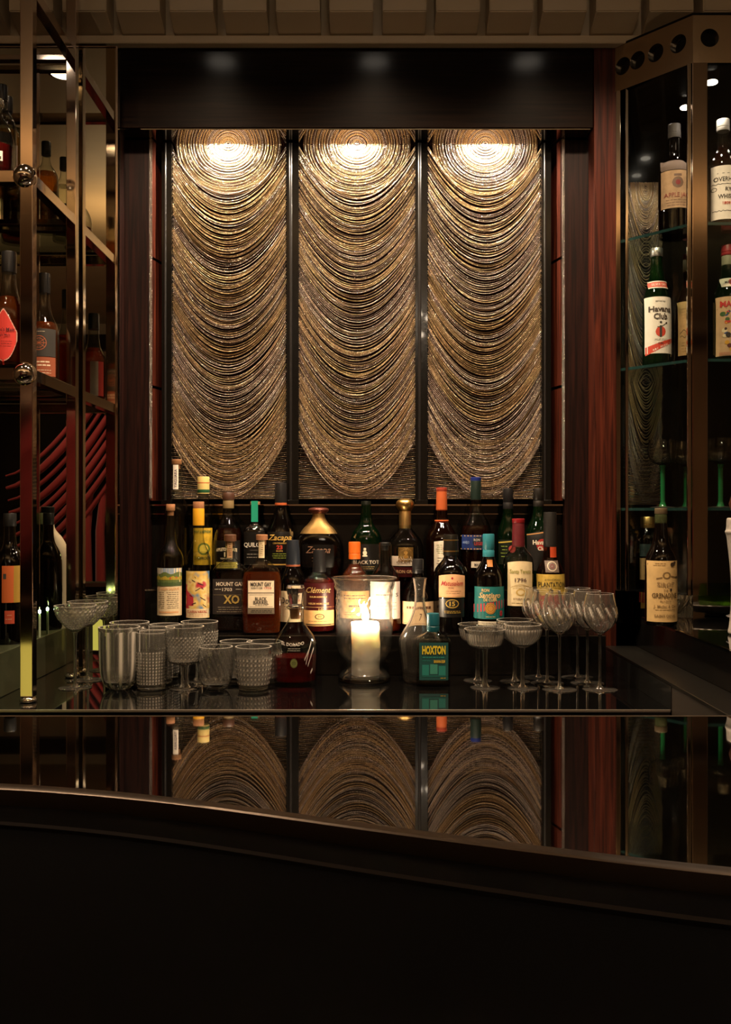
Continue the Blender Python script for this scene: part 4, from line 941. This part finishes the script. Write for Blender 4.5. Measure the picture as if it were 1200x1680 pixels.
place('goblet', [(-.409, 2.25), (-.392, 2.35)], goblet, ['front cut crystal goblet with a thick faceted stem', 'rear cut crystal goblet with a thick faceted stem'], 'cut crystal goblets')
def rounded(loc, lab, group):
    h = (1128-1058)*2.25/F
    out = chaikin([(.014, 0), (.020, .001), (.033, .012), (.0385, .034), (.039, .06), (.0385, h)], 2); out = dense(out); m = len(out)
    return glassware('tumbler', out, .0028, .013, 80, lambda t, i, z: 1+(.020*math.sin(20*t+z*220)*(z > .02)+.012*abs(math.cos(6*t))*(z <= .03) if (i < m and z < h-.006) else 0), None, loc, lab, 'tumbler', group)
place('tumbler', [(-.339, 2.25), (-.305, 2.345)], rounded, ['front low round bottomed tumbler with swirl cuts, right of the goblets', 'rear low round bottomed tumbler with swirl cuts'], 'low round tumblers')
def oldf(loc, lab, group):
    h = (1130-1060)*2.25/F
    out = [(.029, 0), (.0325, .0015), (.033, .010), (.034, .0105), (.037, .03), (.040, h*.72), (.041, h-.003), (.0412, h)]
    out = out[:4]+chaikin(out[3:], 1)[1:]; out = dense(out); m = len(out)
    return glassware('tumbler', out, .003, .012, 112, lambda t, i, z: 1+((.030*abs(math.cos(14*t))+.030*abs(math.sin(14*t+z*300)*math.sin(14*t-z*300)))*min(1, max(0, (h*.86-z)/.01)) if (i < m and z > .009) else 0), None, loc, lab, 'tumbler', group)
place('tumbler', [(-.2535, 2.25), (-.238, 2.338)], oldf, ['front cut old fashioned tumbler, left of the rum decanter', 'rear cut old fashioned tumbler, just left of the rum decanter'], 'cut old fashioned tumblers')
def flatcoupe(loc, lab, group):
    h = (1130-1033)*2.265/F
    out = chaikin([(.006, h-.046), (.020, h-.043), (.036, h-.038), (.041, h-.026), (.044, h-.008), (.0475, h)], 2); out = dense(out); m = len(out)
    return glassware('coupe_glass', out, .0022, h-.038, 112, lambda t, i, z: 1+(.024*abs(math.cos(20*t)) if (i < m and z < h-.010) else 0), [('stem', [(.009, h-.045), (.006, h-.055), (.0055, .03), (.007, .01), (.013, .003)], 10, None), ('foot', [(.001, 0), (.0335, 0), (.034, .001), (.032, .002), (.012, .0038), (.001, .004)], 40, None)], loc, lab, 'coupe glass', group)
place('coupe_glass', [(.272, 2.262), (.266, 2.358)], flatcoupe, ['front flat sided ribbed coupe, right of the gin bottle', 'rear flat sided ribbed coupe, right of the gin bottle'], 'flat sided coupes')
def roundcoupe(loc, lab, group):
    h = (1132-1026)*2.255/F
    out = chaikin([(.005, h-.054), (.014, h-.051), (.034, h-.038), (.0425, h-.022), (.0440, h-.010), (.0425, h)], 2); out = dense(out); m = len(out)
    return glassware('coupe_glass', out, .0022, h-.046, 112, lambda t, i, z: 1+(.022*abs(math.cos(18*t)) if (i < m and z < h-.010) else 0), [('stem', [(.008, h-.053), (.005, h-.066), (.0048, .03), (.006, .01), (.013, .003)], 12, None), ('foot', [(.001, 0), (.0345, 0), (.035, .001), (.033, .002), (.012, .0038), (.001, .004)], 40, None)], loc, lab, 'coupe glass', group)
place('coupe_glass', [(.356, 2.255), (.352, 2.346)], roundcoupe, ['front round bowled ribbed coupe, left of the wine glasses', 'rear round bowled ribbed coupe, left of the wine glasses'], 'round bowled coupes')
def tulip(loc, lab, group):
    h = (1130-972)*2.24/F
    out = chaikin([(.004, h-.122+.030), (.012, h-.088), (.030, h-.072), (.0395, h-.055), (.0385, h-.040), (.034, h-.015), (.0305, h)], 2); out = dense(out); m = len(out)
    return glassware('wine_glass', out, .0018, h-.086, 84, lambda t, i, z: 1+(.016*math.cos(12*t+z*160) if (i < m and z < h-.03) else 0), [('stem', [(.005, h-.091), (.0035, h-.10), (.0032, .03), (.0042, .01), (.012, .003)], 14, None), ('foot', [(.001, 0), (.0385, 0), (.039, .0009), (.037, .0018), (.012, .0036), (.001, .004)], 44, None)], loc, lab, 'wine glass', group)
pos = [(.437, 2.24), (.424, 2.322), (.418, 2.402), (.528, 2.24), (.518, 2.322), (.512, 2.402)]
lb = ['front', 'middle', 'rear']
place('wine_glass', pos, tulip, [f'{lb[i]} tapered wine glass in the {"left" if j == 0 else "right"} wine glass row' for j in range(2) for i in range(3)], 'tapered wine glasses at right')

# ---------------------------------------------------------------- left shelves: bottles
leafm = pm('leaf_label_red', 'e04038', .55)
def zig(x, s): return abs(((x*s) % 1)-.5)*2
def leaf(p):
    def lo(x): return 595-34*(abs(x)/20.)**2.6+1.6*zig(x, .45)
    def hi(x): return 510+38*(abs(x)/20.)**1.3+1.8*zig(x, .45)
    p.band(-20, 20, lo, hi, P('f0b8a8'), 0, 40); p.band(-18.6, 18.6, lambda x: lo(x)-2, lambda x: hi(x)+2.4, leafm, 1, 40); p.band(-1.5, 1.5, 600, 588, leafm, 1, 2)
    k_ = P('5a1420'); p.text("Ichiro's Malt", 0, 545, 34, 5.5, k_); p.text('Single Malt', 0, 554, 22, 3, k_); p.scribble(-13, 13, 562, 574, k_, 3, 4, .5); p.disc(-9, 532, 3, P('7a2028'), 2)
DL = 2.112
bottle('whisky_bottle', 'whisky bottle with red leaf shaped label at the far left edge', 15, DL, SH1,
       [(601, 27), (520, 27), (505, 25), (490, 16), (470, 12), (450, 10.5), (425, 10)], G_CLEAR, liquid=L_AMBER, level=488,
       cap=[('capsule', 414, 448, 12, K_BLACK)], labels=[(-1.5, 1.5, 590, 602, leafm, leaf)])
def lab_rnd(p):
    w_ = P('b8a890'); c_ = P('a85a34'); p.ring(-2, 566, 12, .8, c_); p.ring(-2, 566, 8, .6, c_)
    for i in range(10):
        a = i*.628; p.band(min(-2, -2+11*math.cos(a)), max(-2, -2+11*math.cos(a))+.2, lambda x, a=a: 566+(x+2)*math.tan(a)+.4 if abs(math.cos(a)) > .2 else 577, lambda x, a=a: 566+(x+2)*math.tan(a)-.4 if abs(math.cos(a)) > .2 else 555, c_, 2, 3)
    p.scribble(-13, 9, 546, 549, w_, 1, 4)
bottle('whisky_bottle', 'amber whisky bottle with round spoked emblem on its label, right of the steel post', 75, 2.352, SH1,
       [(625, 23), (548, 23), (535, 21), (522, 14), (508, 10), (490, 8.5), (460, 8)], G_CLEAR, liquid=L_AMBER, level=530, x=-.7585,
       cap=[('capsule', 449, 482, 9.2, K_BLACK)],
       labels=[(-21, 21, 543, 588, pm('label_slate', '26231f', .6), lab_rnd), (-21, 21, 589, 620, pm('label_rust', '8a4526', .6), lambda p: (p.scribble(-15, 15, 594, 605, P('e0d0b8'), 2, 5, 2), p.scribble(-16, 16, 608, 617, P('e0d0b8'), 2, 3, .8)), 'lower_label')])
# back labels on the two bottles seen in the mirror
for r in [o for o in COL.objects if o.name.startswith('whisky_bottle')]:
    if 'leaf' in r['label']:
        kq = DL/F; R = 27*kq+.0006
        V = []; Fc = []
        for i in range(15):
            a = -1.1+2.2*i/14; V += [(R*math.sin(a), R*math.cos(a), .010), (R*math.sin(a), R*math.cos(a), .105)]
        Fc = [(2*i, 2*i+2, 2*i+3, 2*i+1) for i in range(14)]
        bl = mk('back_label', V, Fc, pm('back_label_red', 'b02824', .6), r, sharp=180)
        V2 = [(x*1.004, y*1.004, z) for x, y, z in V[14:24]]; mk('back_panel_print', V2, [(2*i, 2*i+2, 2*i+3, 2*i+1) for i in range(4)], paper('c8b8a8'), bl, sharp=180)
bottle('whisky_bottle', 'black capped bottle with black label standing deep on the lower left shelf', 20, 2.27, SH1,
       [(640, 23), (560, 23), (545, 18), (530, 9), (505, 8)], G_DARK, x=-.86, liquid=L_DARK, level=560,
       cap=[('capsule', 492, 520, 9, K_BLACK)], labels=[(-21, 21, 570, 620, pm('label_black', '0d0b09', .35), lambda p: p.scribble(-16, 16, 588, 604, P('8a857a'), 3, 5))])
bottle('whisky_bottle', 'pale decanter shaped bottle half full of red spirit on the upper left shelf', -4, 2.133, SH2,
       [(271, 29), (250, 29), (225, 28), (205, 20), (192, 10), (175, 9)], G_CLEAR, liquid=L_RED, level=241, x=-.792,
       cap=[('knob', 160, 180, 13, M_GLASS)], labels=[(6, 19, 256, 272, paper('e8e0d4'), lambda p: (p.text('LE', 12, 261, 8, 4, P('2a2420')), p.band(8, 17, 270, 265, P('2a2420'), 2, 2)))])
for x, d, t, hw, G, L, cp, lc, lab in (
    (-.828, 2.300, .235, .032, G_CLEAR, L_GOLD, K_BLACK, '3a2a20', 'slim bottle of golden spirit with black cap seen in the left mirror'),
    (-.808, 2.214, .225, .030, G_CLEAR, L_CLEAR, K_BLACK, '151210', 'clear bottle with long black cap seen in the left mirror'),
    (-.905, 2.300, .270, .034, G_AMBER, L_GOLD, pm('cream_cap', 'd8c078', .45), 'a8783c', 'amber bottle with buff label, upper left shelf, seen only in reflection'),
    (-.945, 2.200, .255, .036, G_CLEAR, L_AMBER, K_BLACK, '1c2a4a', 'bottle with navy label, upper left shelf, seen only in reflection'),
    (-.985, 2.310, .290, .034, G_GREEN, L_DARK, K_GOLD, '8a8a4a', 'green bottle with olive label, upper left shelf, seen only in reflection')):
    k_ = d/F; zb = SH2; T = 840-(zb+t)/k_; hp = hw/k_; B_ = 840-zb/k_; hh = B_-T
    bottle('spirit_bottle', lab, 0, d, zb, [(B_, hp), (T+hh*.40, hp), (T+hh*.33, hp*.8), (T+hh*.25, hp*.36), (T+hh*.16, hp*.3), (T+hh*.04, hp*.3)], G, liquid=L, level=T+hh*.34, x=x,
           cap=[('capsule', T, T+hh*.15, hp*.38, cp)], labels=[(-hp*.9, hp*.9, T+hh*.5, T+hh*.9, paper(lc), lambda p, T=T, hh=hh, hp=hp: p.scribble(-hp*.6, hp*.6, T+hh*.58, T+hh*.82, P('c8b898'), 4, 2, 1))])
# bottles on the olive step
ZS = -.40+.0972
def stepb(name, lab, x, d, top, hw, G, L, cp, labs, twist=False, **kw):
    k_ = d/F; zb = ZS; B_ = 840-zb/k_; T = 840-(zb+top)/k_; hp = hw/k_; hh = B_-T
    return bottle(name, lab, 0, d, zb, [(B_, hp), (T+hh*.42, hp), (T+hh*.33, hp*.86), (T+hh*.25, hp*.42), (T+hh*.14, hp*.36), (T+hh*.03, hp*.36)], G, liquid=L, level=T+hh*.4, x=x,
           cap=[('capsule', T, T+hh*.10, hp*.42, cp)], labels=labs(T, hh, hp), **kw)
stepb('spirit_bottle', 'green glass bottle with green label on the olive step, seen in the mirror', -.880, 2.19, .300, .036, G_DGREEN, L_DARK, pm('mottled_cap', '5a6438', .5),
      lambda T, hh, hp: [(-hp*.95, hp*.95, T+hh*.50, T+hh*.86, pm('label_leafgreen', '1f5c34', .6), lambda p: p.scribble(-hp*.6, hp*.6, T+hh*.56, T+hh*.8, P('7aa070'), 4, 2, 1))])
stepb('spirit_bottle', 'dark bottle with orange label and hanging red tag at left on the olive step', -.822, 2.300, .300, .034, G_DARK, L_DARK, K_BLACK,
      lambda T, hh, hp: [(-hp*.2, hp*.55, T+hh*.40, T+hh*.68, pm('label_orange', 'c8602c', .6), lambda p: p.band(-hp*.1, hp*.1, T+hh*.5, T+hh*.46, P('3a3a3a'), 2)), (hp*.55, hp*.95, T+hh*.40, T+hh*.68, pm('label_ochre', 'a8822c', .6), None, 'side_label'),
                         (hp*.0, hp*.6, T+hh*.74, T+hh*.84, pm('tag_red', 'b8452e', .6), lambda p: p.scribble(hp*.05, hp*.5, T+hh*.76, T+hh*.82, P('e0b8a0'), 2, 2, .7), 'neck_tag')])
stepb('spirit_bottle', 'small green bottle with pale band seen in the left mirror', -.86, 1.985, .225, .028, G_GREEN, L_CLEAR, K_BLACK,
      lambda T, hh, hp: [(-hp*.95, hp*.95, T+hh*.5, T+hh*.75, pm('label_mint', '4a8a60', .6), None)])
# crooked white bottle: offset neck
wb = empty('white_bottle', (-.877, 2.078, H+ZS), 'matt white bottle with a crooked neck and black cap seen in the left mirror', 'bottle')
cl_ = chaikin([(.012, 0), (.012, .10), (.012, .18), (.004, .215), (-.014, .24), (-.018, .27), (-.018, .30)], 2)
rr = [float(np.interp(z, [0, .19, .235, .26, .31], [.030, .030, .022, .017, .0165])) for _, z in cl_]
v, f = tube([(x, 0, z) for x, z in cl_], rr, 24); mk('bottle_body', v, f, pm('matt_white', 'cfc2ac', .5), wb)
lathe('cap', [(.018, 0), (.0185, .002), (.0185, .017), (.017, .018)], K_BLACK, wb, loc=(-.018, 0, .30))
# small green lamp
sl_ = empty('step_lamp', (WX(65, 2.41), 2.41, H+ZS-.0972), 'tiny greenish lit lamp on a thin stem by the left mirror', 'lamp')
lathe('stem', [(.004, 0), (.0028, .003), (.0028, .150), (.002, .155)], pm('lamp_stem', (.5, .6, .4), .3, trans=.5), sl_, seg=12)
lathe('bulb', [(.0005, .154), (.003, .157), (.003, .161), (.0005, .164)], pm('lamp_glow', (.70, 1.0, .40), .5, emit=260), sl_, seg=12)
lamp('added_green_fill', 'SPOT', (-.60, 1.55, zz(-.05)), 1.6, (.80, .95, .30), .02, (-.80, 2.25, zz(-.38)), 46, .7)  # added lamp without a fitting, throws green light on the step

# ---------------------------------------------------------------- right cabinet bottles and glasses
def lab_aj(p):
    k_ = P('5a3a34'); p.disc(-2, 307, 9, P('6a5040'), 1, 9); p.disc(-2, 307, 4, P('7a2020'), 2); p.band(-8, 4, 297, 293, P('6a5040'), 1, 4); p.text('APPLE JACK', 0, 327, 44, 7, P('8c3a34'), bold=.0); p.scribble(-20, 20, 333, 346, k_, 3, 3, .7)
bottle('brandy_bottle', 'dusty old brandy bottle with worn tan label on the top cabinet shelf', 1107, 2.545, .700,
       [(391, 25), (292, 26), (278, 24), (266, 14), (258, 10.5), (235, 10), (218, 9.5)], G_DARK, liquid=L_DARK, level=300,
       cap=[('cork', 205, 219, 10, pm('lead_cap', '4a4644', .6)), ('ring', 219, 228, 10.5, pm('lead_cap', '4a4644', .6))],
       labels=[(-24.5, 24.5, 287, 348, pm('label_aged', 'b09070', .8, noise=.25, nscale=60), lab_aj), (-24, 24, 268, 286, pm('dust_band', '6a5a52', .9), None, 'dust_band')])
def lab_ov(p):
    k_ = P('2a2624'); p.band(-24, 24, 292, 291.3, k_, 2, 6); p.text('OVERHOLT', 0, 301, 42, 7, k_, bold=.01); p.band(-24, 24, lambda x: 309.5+math.sin(x), lambda x: 308.5+math.sin(x), k_, 2, 16)
    p.text('RYE', 2, 317.5, 14, 6, k_, bold=.02); p.text('WHISKEY', 1, 329, 33, 6.5, k_, bold=.02); p.text('1809', -3, 340, 12, 4.5, P('b8402c'), bold=.02); p.band(-22, 22, lambda x: 353+math.sin(x), lambda x: 352+math.sin(x), k_, 2, 16); p.ring(-20, 317, 3.4, .8, k_); p.ring(20, 317, 3.4, .8, k_)
bottle('whiskey_bottle', 'white capped rye whiskey bottle with white label on the top cabinet shelf', 1187, 2.51, .700,
       [(385, 24), (282, 24.5), (268, 23), (256, 15), (246, 10.5), (232, 10), (215, 9.5)], G_CLEAR, liquid=L_DARK, level=240,
       cap=[('cap', 197, 216, 10.4, pm('white_cap', 'e8e4dc', .5))], labels=[(-23, 23, 279, 366, pm('label_white', 'e6ddd0', .7, noise=.06), lab_ov)])
def lab_hc(p):
    k_ = P('3a332c'); r_ = P('c8402a'); p.text('Havana', 0, 511, 36, 8.5, P('4a3c34'), bold=.035); p.text('Club', 0, 523, 22, 9, P('4a3c34'), bold=.035); p.text('IMPORTED', 0, 498.5, 16, 1.8, k_)
    p.disc(0, 548, 8.3, r_); p.band(-2, 2, 557, 538, k_, 2, 3); p.disc(0, 533, 2, k_, 2); p.band(-5.5, -2, lambda x: 541, lambda x: 539.6, k_, 2, 2); p.band(2, 9, lambda x: 540-.7*(x-2), lambda x: 538.6-.7*(x-2), k_, 2, 3); p.disc(9.5, 534, 1.6, k_, 2)
    p.text('CUBA', 0, 566.5, 9, 3, k_); p.scribble(-10, 10, 559, 563, k_, 2, 3, .5); p.band(-21.5, 21.5, lambda x: 584-.50*(x+21.5)+2, lambda x: 573.5-.35*(x+21.5)-1, r_, 2); pass
    v = P('f0d8c8'); [p.text(ch, -11+i*2.9, 577.5-.42*(i*2.9), 2.0, 3.2, v, 4) for i, ch in enumerate('MIX FREELY') if ch != ' ']
bottle('rum_bottle', 'rum bottle with white label and red circle on the middle cabinet shelf', 1078, 2.53, .370,
       [(601, 23), (498, 23), (484, 20), (468, 15), (445, 10), (420, 9)], G_GREEN, liquid=L_CLEAR, level=470,
       cap=[('cap', 408, 422, 9.8, pm('steel_cap', (.6, .58, .55), .35, .9))],
       labels=[(-22, 22, 491, 583, pm('label_white', 'e6ddd0', .7, noise=.06), lab_hc), (-16, 16, 464, 476, pm('label_redband', 'c8503c', .6), lambda p: (p.text('SILVER DRY', 0, 470, 24, 4, P('e8c8b8')), p.band(-16, 16, 465.6, 464, P('e6ddd0'), 2), p.band(-16, 16, 476, 474.6, P('e6ddd0'), 2)), 'neck_label')])
bottle('whiskey_bottle', 'old dark bottle with torn parchment label half hidden by the bronze post', 1130, 2.60, .370,
       [(607, 22), (510, 22), (495, 19), (480, 12), (465, 8.5), (430, 8)], G_AMBER, liquid=L_DARK, level=500,
       cap=[('capsule', 418, 426, 8.8, P('6a2a24')), ('ring', 426, 447, 8.6, P('b0a080'))],
       labels=[(-20, 20, 498, 586, pm('label_parchment', 'c09a66', .8, noise=.2, nscale=70), lambda p: (p.scribble(-17, 17, 508, 528, P('8a6a3c'), 4, 8, .5), p.band(-18, 18, lambda x: 548+3*math.sin(x*.6), lambda x: 546.6+3*math.sin(x*.6), P('5a4428'), 2, 16), p.band(-18, 10, lambda x: 556+2*math.sin(x*.9), lambda x: 555+2*math.sin(x*.9), P('5a4428'), 2, 16), p.scribble(-17, 17, 563, 582, P('8a6a3c'), 4, 9, .6)))])
def lab_mar(p):
    p.text('MARTINI', 2, 503, 42, 9, P('b02c26'), bold=.04); p.band(-22, 22, 511, 510.3, P('3a2a20'), 2, 4)
    R = random.Random(4)
    for i in range(26):
        p.disc(-14+R.random()*12 if i % 2 else -16+R.random()*32, 517+R.random()*62 if i % 2 else 515+R.random()*14, 1.2+R.random()*2.6, P(R.choice(['1c3c78', 'b83226', 'c8962a', '2a2a20', 'd8c8a0', '5a2a20', '3a5a2a'])), 1+i % 4)
    p.disc(6, 548, 13, paper('c8ac84'), 5, 14); p.text('VERMOUTH', 6, 545, 20, 4, P('2a2018'), 8, bold=.03); p.text('ROSSO', 6, 552, 14, 3, P('8a2a20'), 8); p.disc(-8, 553, 4, P('2a2018'), 6); p.band(-20, 20, 586, 581, P('b08060'), 4)
bottle('vermouth_bottle', 'dark vermouth bottle with red cap and busy colourful label at right edge', 1195, 2.52, .370,
       [(600, 24), (497, 24.5), (480, 22), (462, 14), (445, 10.5), (420, 9.6)], G_DGREEN, liquid=L_DARK, level=470,
       cap=[('cap', 403, 420, 11, pm('red_screw', 'a02c30', .45)), ('ring', 420, 440, 10.2, P('8a8068'))],
       labels=[(-23, 23, 491, 587, pm('label_buff', 'c0a078', .75, noise=.1), lab_mar), (-15, 15, 459, 474, paper('d8ccb8'), lambda p: (p.disc(0, 466, 5, P('b83226')), p.text('MARTINI', 0, 466, 20, 4, P('3a2a20'))), 'neck_label')])
# green stemmed glasses
GG = pm('green_stem_glass', (.01, .12, .035), .08, coat=1.0)
def greenstem(loc, lab):
    r = empty('wine_glass', loc, lab, 'wine glass', 'green stemmed glasses in the cabinet')
    out = chaikin([(.004, .108), (.014, .109), (.030, .118), (.0385, .140), (.036, .160), (.0345, .172)], 2)
    v, f = loft([(z, q, q, 2) for q, z in walls(out, .0016, .113)], 40); mk('bowl', v, f, glassmat('foot_glass'), r, sharp=75)
    v, f = loft([(z, q, q, 2) for q, z in [(.009, .108), (.0065, .10)]+[(.0055+.0009*(i % 2), .098-i*.0045) for i in range(19)]+[(.009, .006), (.011, .004)]], 14); mk('stem', v, f, GG, r)
    v, f = loft([(z, q, q, 2) for q, z in [(.001, 0), (.031, 0), (.0315, .001), (.029, .002), (.011, .004), (.001, .0042)]], 36); mk('foot', v, f, M_GLASS, r)
    return r
g0 = greenstem((WX(1088, 2.53), 2.53, zz(.0105)), 'clear bowled glass with green stem, leftmost on the lower cabinet shelf')
dup(g0, (WX(1122, 2.60)+.006, 2.60, zz(.0105)), 'green stemmed glass half hidden behind the bronze post')
dup(g0, (WX(1183, 2.47), 2.47, zz(.0105)), 'green stemmed glass right of the bronze post')
bottle('spirit_bottle', 'dark bottle with gold cap in the lowest cabinet bay', 1064, 2.62, -.29+.0945,
       [(962, 20), (890, 20), (876, 17), (866, 11), (860, 11)], G_DARK, liquid=L_DARK, level=900,
       cap=[('cap', 848, 866, 12, pm('brushed_gold', (.72, .47, .18), .38, 1.0))], labels=[(-17, 17, 892, 912, pm('label_darkteal', '12282a', .6), None), (-17, 17, 915, 950, paper('8a7248'), lambda p: p.scribble(-12, 12, 920, 945, P('4a3a20'), 5, 3, .8), 'lower_label')])
def lab_gr(p):
    k_ = P('7a6038'); d_ = P('3a2a18'); p.disc(2, 943, 7, k_, 1, 6); p.disc(2, 943, 4, paper('c8a668'), 2, 3.4); p.band(-14, -5, lambda x: 947-.2*x, lambda x: 944-.2*x, k_, 1, 4); p.band(9, 18, lambda x: 946+.2*x-2, lambda x: 943+.2*x-2, k_, 1, 4)
    p.text('SIROP', 1, 958, 28, 7, P('8a7048'), arc=-.008); p.text('DE', 1, 966.5, 7, 2.6, k_); p.text('GRENADINE', 0, 975, 40, 7.5, P('5a4420'), bold=.02); p.text('Pure Sucre', 0, 984, 18, 3, k_, shear=.3); p.text('J. Muller & Cie', 0, 992.5, 36, 4, k_); p.scribble(-16, 16, 996, 1001, k_, 1, 3, .8); p.text('SAINT DENIS', 0, 1008, 34, 4, k_); p.scribble(-18, 0, 922, 928, k_, 2, 6, .8)
    p.disc(12, 925, 4, d_, 4, 3.4); p.disc(16, 922, 2.4, d_, 4); p.disc(20, 946, 2.4, d_, 4, 2); p.disc(9, 966, 2, d_, 4, 2.6)
bottle('syrup_bottle', 'old dark syrup bottle with stained cream grenadine label standing before the cabinet', 1085, 2.345, LZ,
       [(1026, 25.5), (930, 25.5), (912, 24), (898, 16), (886, 12), (865, 10), (842, 9.5)], G_DARK, liquid=L_DARK, level=918,
       cap=[('capsule', 834, 843, 10.2, pm('tarnished_cap', '7a6a50', .5, .5)), ('ring', 843, 863, 9.9, thin('green_wrap', (.35, .5, .25), body=.3, bodycol=(.2, .25, .1)))],
       labels=[(-25, 25, 919, 1018, pm('label_stained', 'cbaa70', .8, noise=.15, nscale=40), lab_gr)])
# green glass bowl on a scalloped tray
gb_ = empty('scalloped_tray', (.905, 2.25, H+LZ), 'grey scalloped oval tray at the right edge before the cabinet', 'tray')
v, f = loft([(.008, .04, .03, 2), (.010, .06, .045, 2), (.028, .085, .06, 2), (.030, .084, .059, 2), (.014, .058, .043, 2), (.012, .01, .01, 2)], 96, lambda t, i, z: 1+.025*math.cos(22*t)*(z > .02))
mk('tray_body', v, f, pm('pewter', (.34, .32, .31), .35, .7), gb_); lathe('tray_foot', [(.034, 0), (.036, .002), (.03, .009)], pm('pewter', (.34, .32, .31), .35, .7), gb_)
gw = empty('green_bowl', (.905, 2.25, H+LZ+.0305-.016), 'frosted pale green glass bowl sitting in the scalloped tray', 'bowl')
o_b = chaikin([(.030, .002), (.042, .004), (.050, .02), (.050, .045), (.046, .062), (.047, .066)], 2)
v, f = loft([(z, q, q, 2) for q, z in walls(o_b, .003, .008)], 48); mk('bowl_body', v, f, glassmat('pale_green_glass', (.55, .75, .35), .12), gw)
# frosted vase at the right edge
fv = empty('frosted_vase', (.80, 2.15, H+LZ), 'frosted white vase with a beaded collar cut off by the right edge', 'vase')
v, f = loft([(z, q, q, 2) for q, z in chaikin([(.030, 0), (.034, .004), (.030, .02), (.026, .08), (.028, .14), (.034, .195), (.036, .215), (.040, .222), (.036, .228), (.036, .25), (.033, .252)], 2)], 40); mk('vase_body', v, f, pm('frosted_glass', (.42, .38, .33), .5, noise=.2, nscale=120, bump=.3), fv)
fv.location.x = WX(1191, 2.15)+.040
pc = empty('carved_nut', (fv.location.x+.004, 2.15, H+LZ+.2525), 'brown ridged carved nut resting on top of the frosted vase', 'ornament')
v, f = loft([(z, q, q, 2) for q, z in [(.004, 0), (.026, .006), (.034, .03), (.028, .055), (.008, .072)]], 36, lambda t, i, z: 1+.06*math.cos(9*t+z*60)); mk('nut_body', v, f, pm('carved_brown', '4a2614', .5, noise=.3, nscale=60), pc)

# ---------------------------------------------------------------- red drapes behind the viewer, seen in the mirror
dr = empty('red_drape', (-2.25, -2.9, zz(-.6)), 'dark red velvet swag curtain seen reflected in the left mirror', 'curtain')
M_RED = pm('red_velvet', (.32, .018, .02), .7, sheen=.4)
for i in range(9):
    z0 = .12+i*.095; pts = []
    for t in np.linspace(0, 1, 14): pts.append((-.55+.95*t, .04*math.sin(i), z0-.10*math.sin(PI*t)+(.95+.02*i)*t**1.25))
    v, f = tube(pts, [(.020+.007*math.sin(i*3))*(.5+.8*math.sin(PI*q/13)) for q in range(14)], 10); mk('swag_fold', v, f, M_RED, dr)
for i in range(6):
    x = .06+i*.105
    v, f = tube([(x, -.02, -.6), (x+.01, -.02, 0), (x+.004, -.02, .45), (x+.03, -.02, .75)], [.045, .042, .036, .028], 10); mk('hanging_fold', v, f, M_RED, dr)
v, f = tube([(-.9+i*.1, -.055, .6+0*i) for i in range(2)], .01, 6)
# fittings of the ceiling downlights
for i, (x, y, lab) in enumerate(((-.48, 1.83, 'left recessed downlight of the row over the back counter'), (.03, 1.83, 'middle recessed downlight of the row over the back counter'), (.54, 1.83, 'right recessed downlight of the row over the back counter'), (-1.03, 1.48, 'bright recessed downlight reflected at the top of the left mirror'), (.95, .9, 'recessed downlight over the right end of the bar'))):
    r = empty('downlight', (x, y, zz(1.5)), lab, 'ceiling light')
    lathe('trim_ring', [(.048, -.004), (.055, -.003), (.055, 0), (.04, 0)], M_CHROME2, r)
    lathe('lens', [(.001, -.0048), (.044, -.0047), (.046, -.003)], M_LIT, r)

# chandelier hanging over the room behind the viewer: its small bulbs make the glints on glass
ch = empty('chandelier', (.15, -1.0, zz(1.15)), 'small brass chandelier of many bare bulbs hanging behind the viewer', 'chandelier')
lathe('rod', [(.006, 0), (.006, .35)], K_GOLD, ch, seg=12)
for rr_, zr_, nb in ((.36, 0, 14), (.20, .08, 8)):
    v, f = tube([(rr_*math.cos(t), rr_*math.sin(t), zr_) for t in np.linspace(0, 2*PI, 33)], .006, 8); mk('ring', v, f, K_GOLD, ch)
    v, f = tube([(-rr_, 0, zr_), (rr_, 0, zr_)], .004, 6); mk('spoke', v, f, K_GOLD, ch)
    for i in range(nb):
        t = 2*PI*i/nb; lathe('bulb', [(.001, 0), (.010, .006), (.011, .016), (.006, .028), (.0008, .034)], pm('bulb_glow', (1.0, .80, .58), .5, emit=130), ch, seg=12, loc=(rr_*math.cos(t), rr_*math.sin(t), zr_+.008))

# group names of the repeated bottles and downlights
for o in list(COL.objects):
    if o.parent or o.get('group'): continue
    c = o.get('category')
    if c == 'bottle':
        x, y, z = o.location
        if x < -.7: o['group'] = 'bottles on the upper left shelf' if z > zz(.6) else ('bottles on the middle left shelf' if z > zz(.1) else 'bottles on the olive step')
        elif x > .65: o['group'] = 'bottles in and before the glass cabinet'
        elif abs(z-zz(Z1)) < .01: o['group'] = 'bottles in the front row on the black step'
        elif abs(z-zz(Z2)) < .01: o['group'] = 'bottles in the back row on the black step'
    elif c == 'ceiling light': o['group'] = 'recessed ceiling downlights'
    elif c == 'decanter': o['group'] = 'decanters beside the candle'
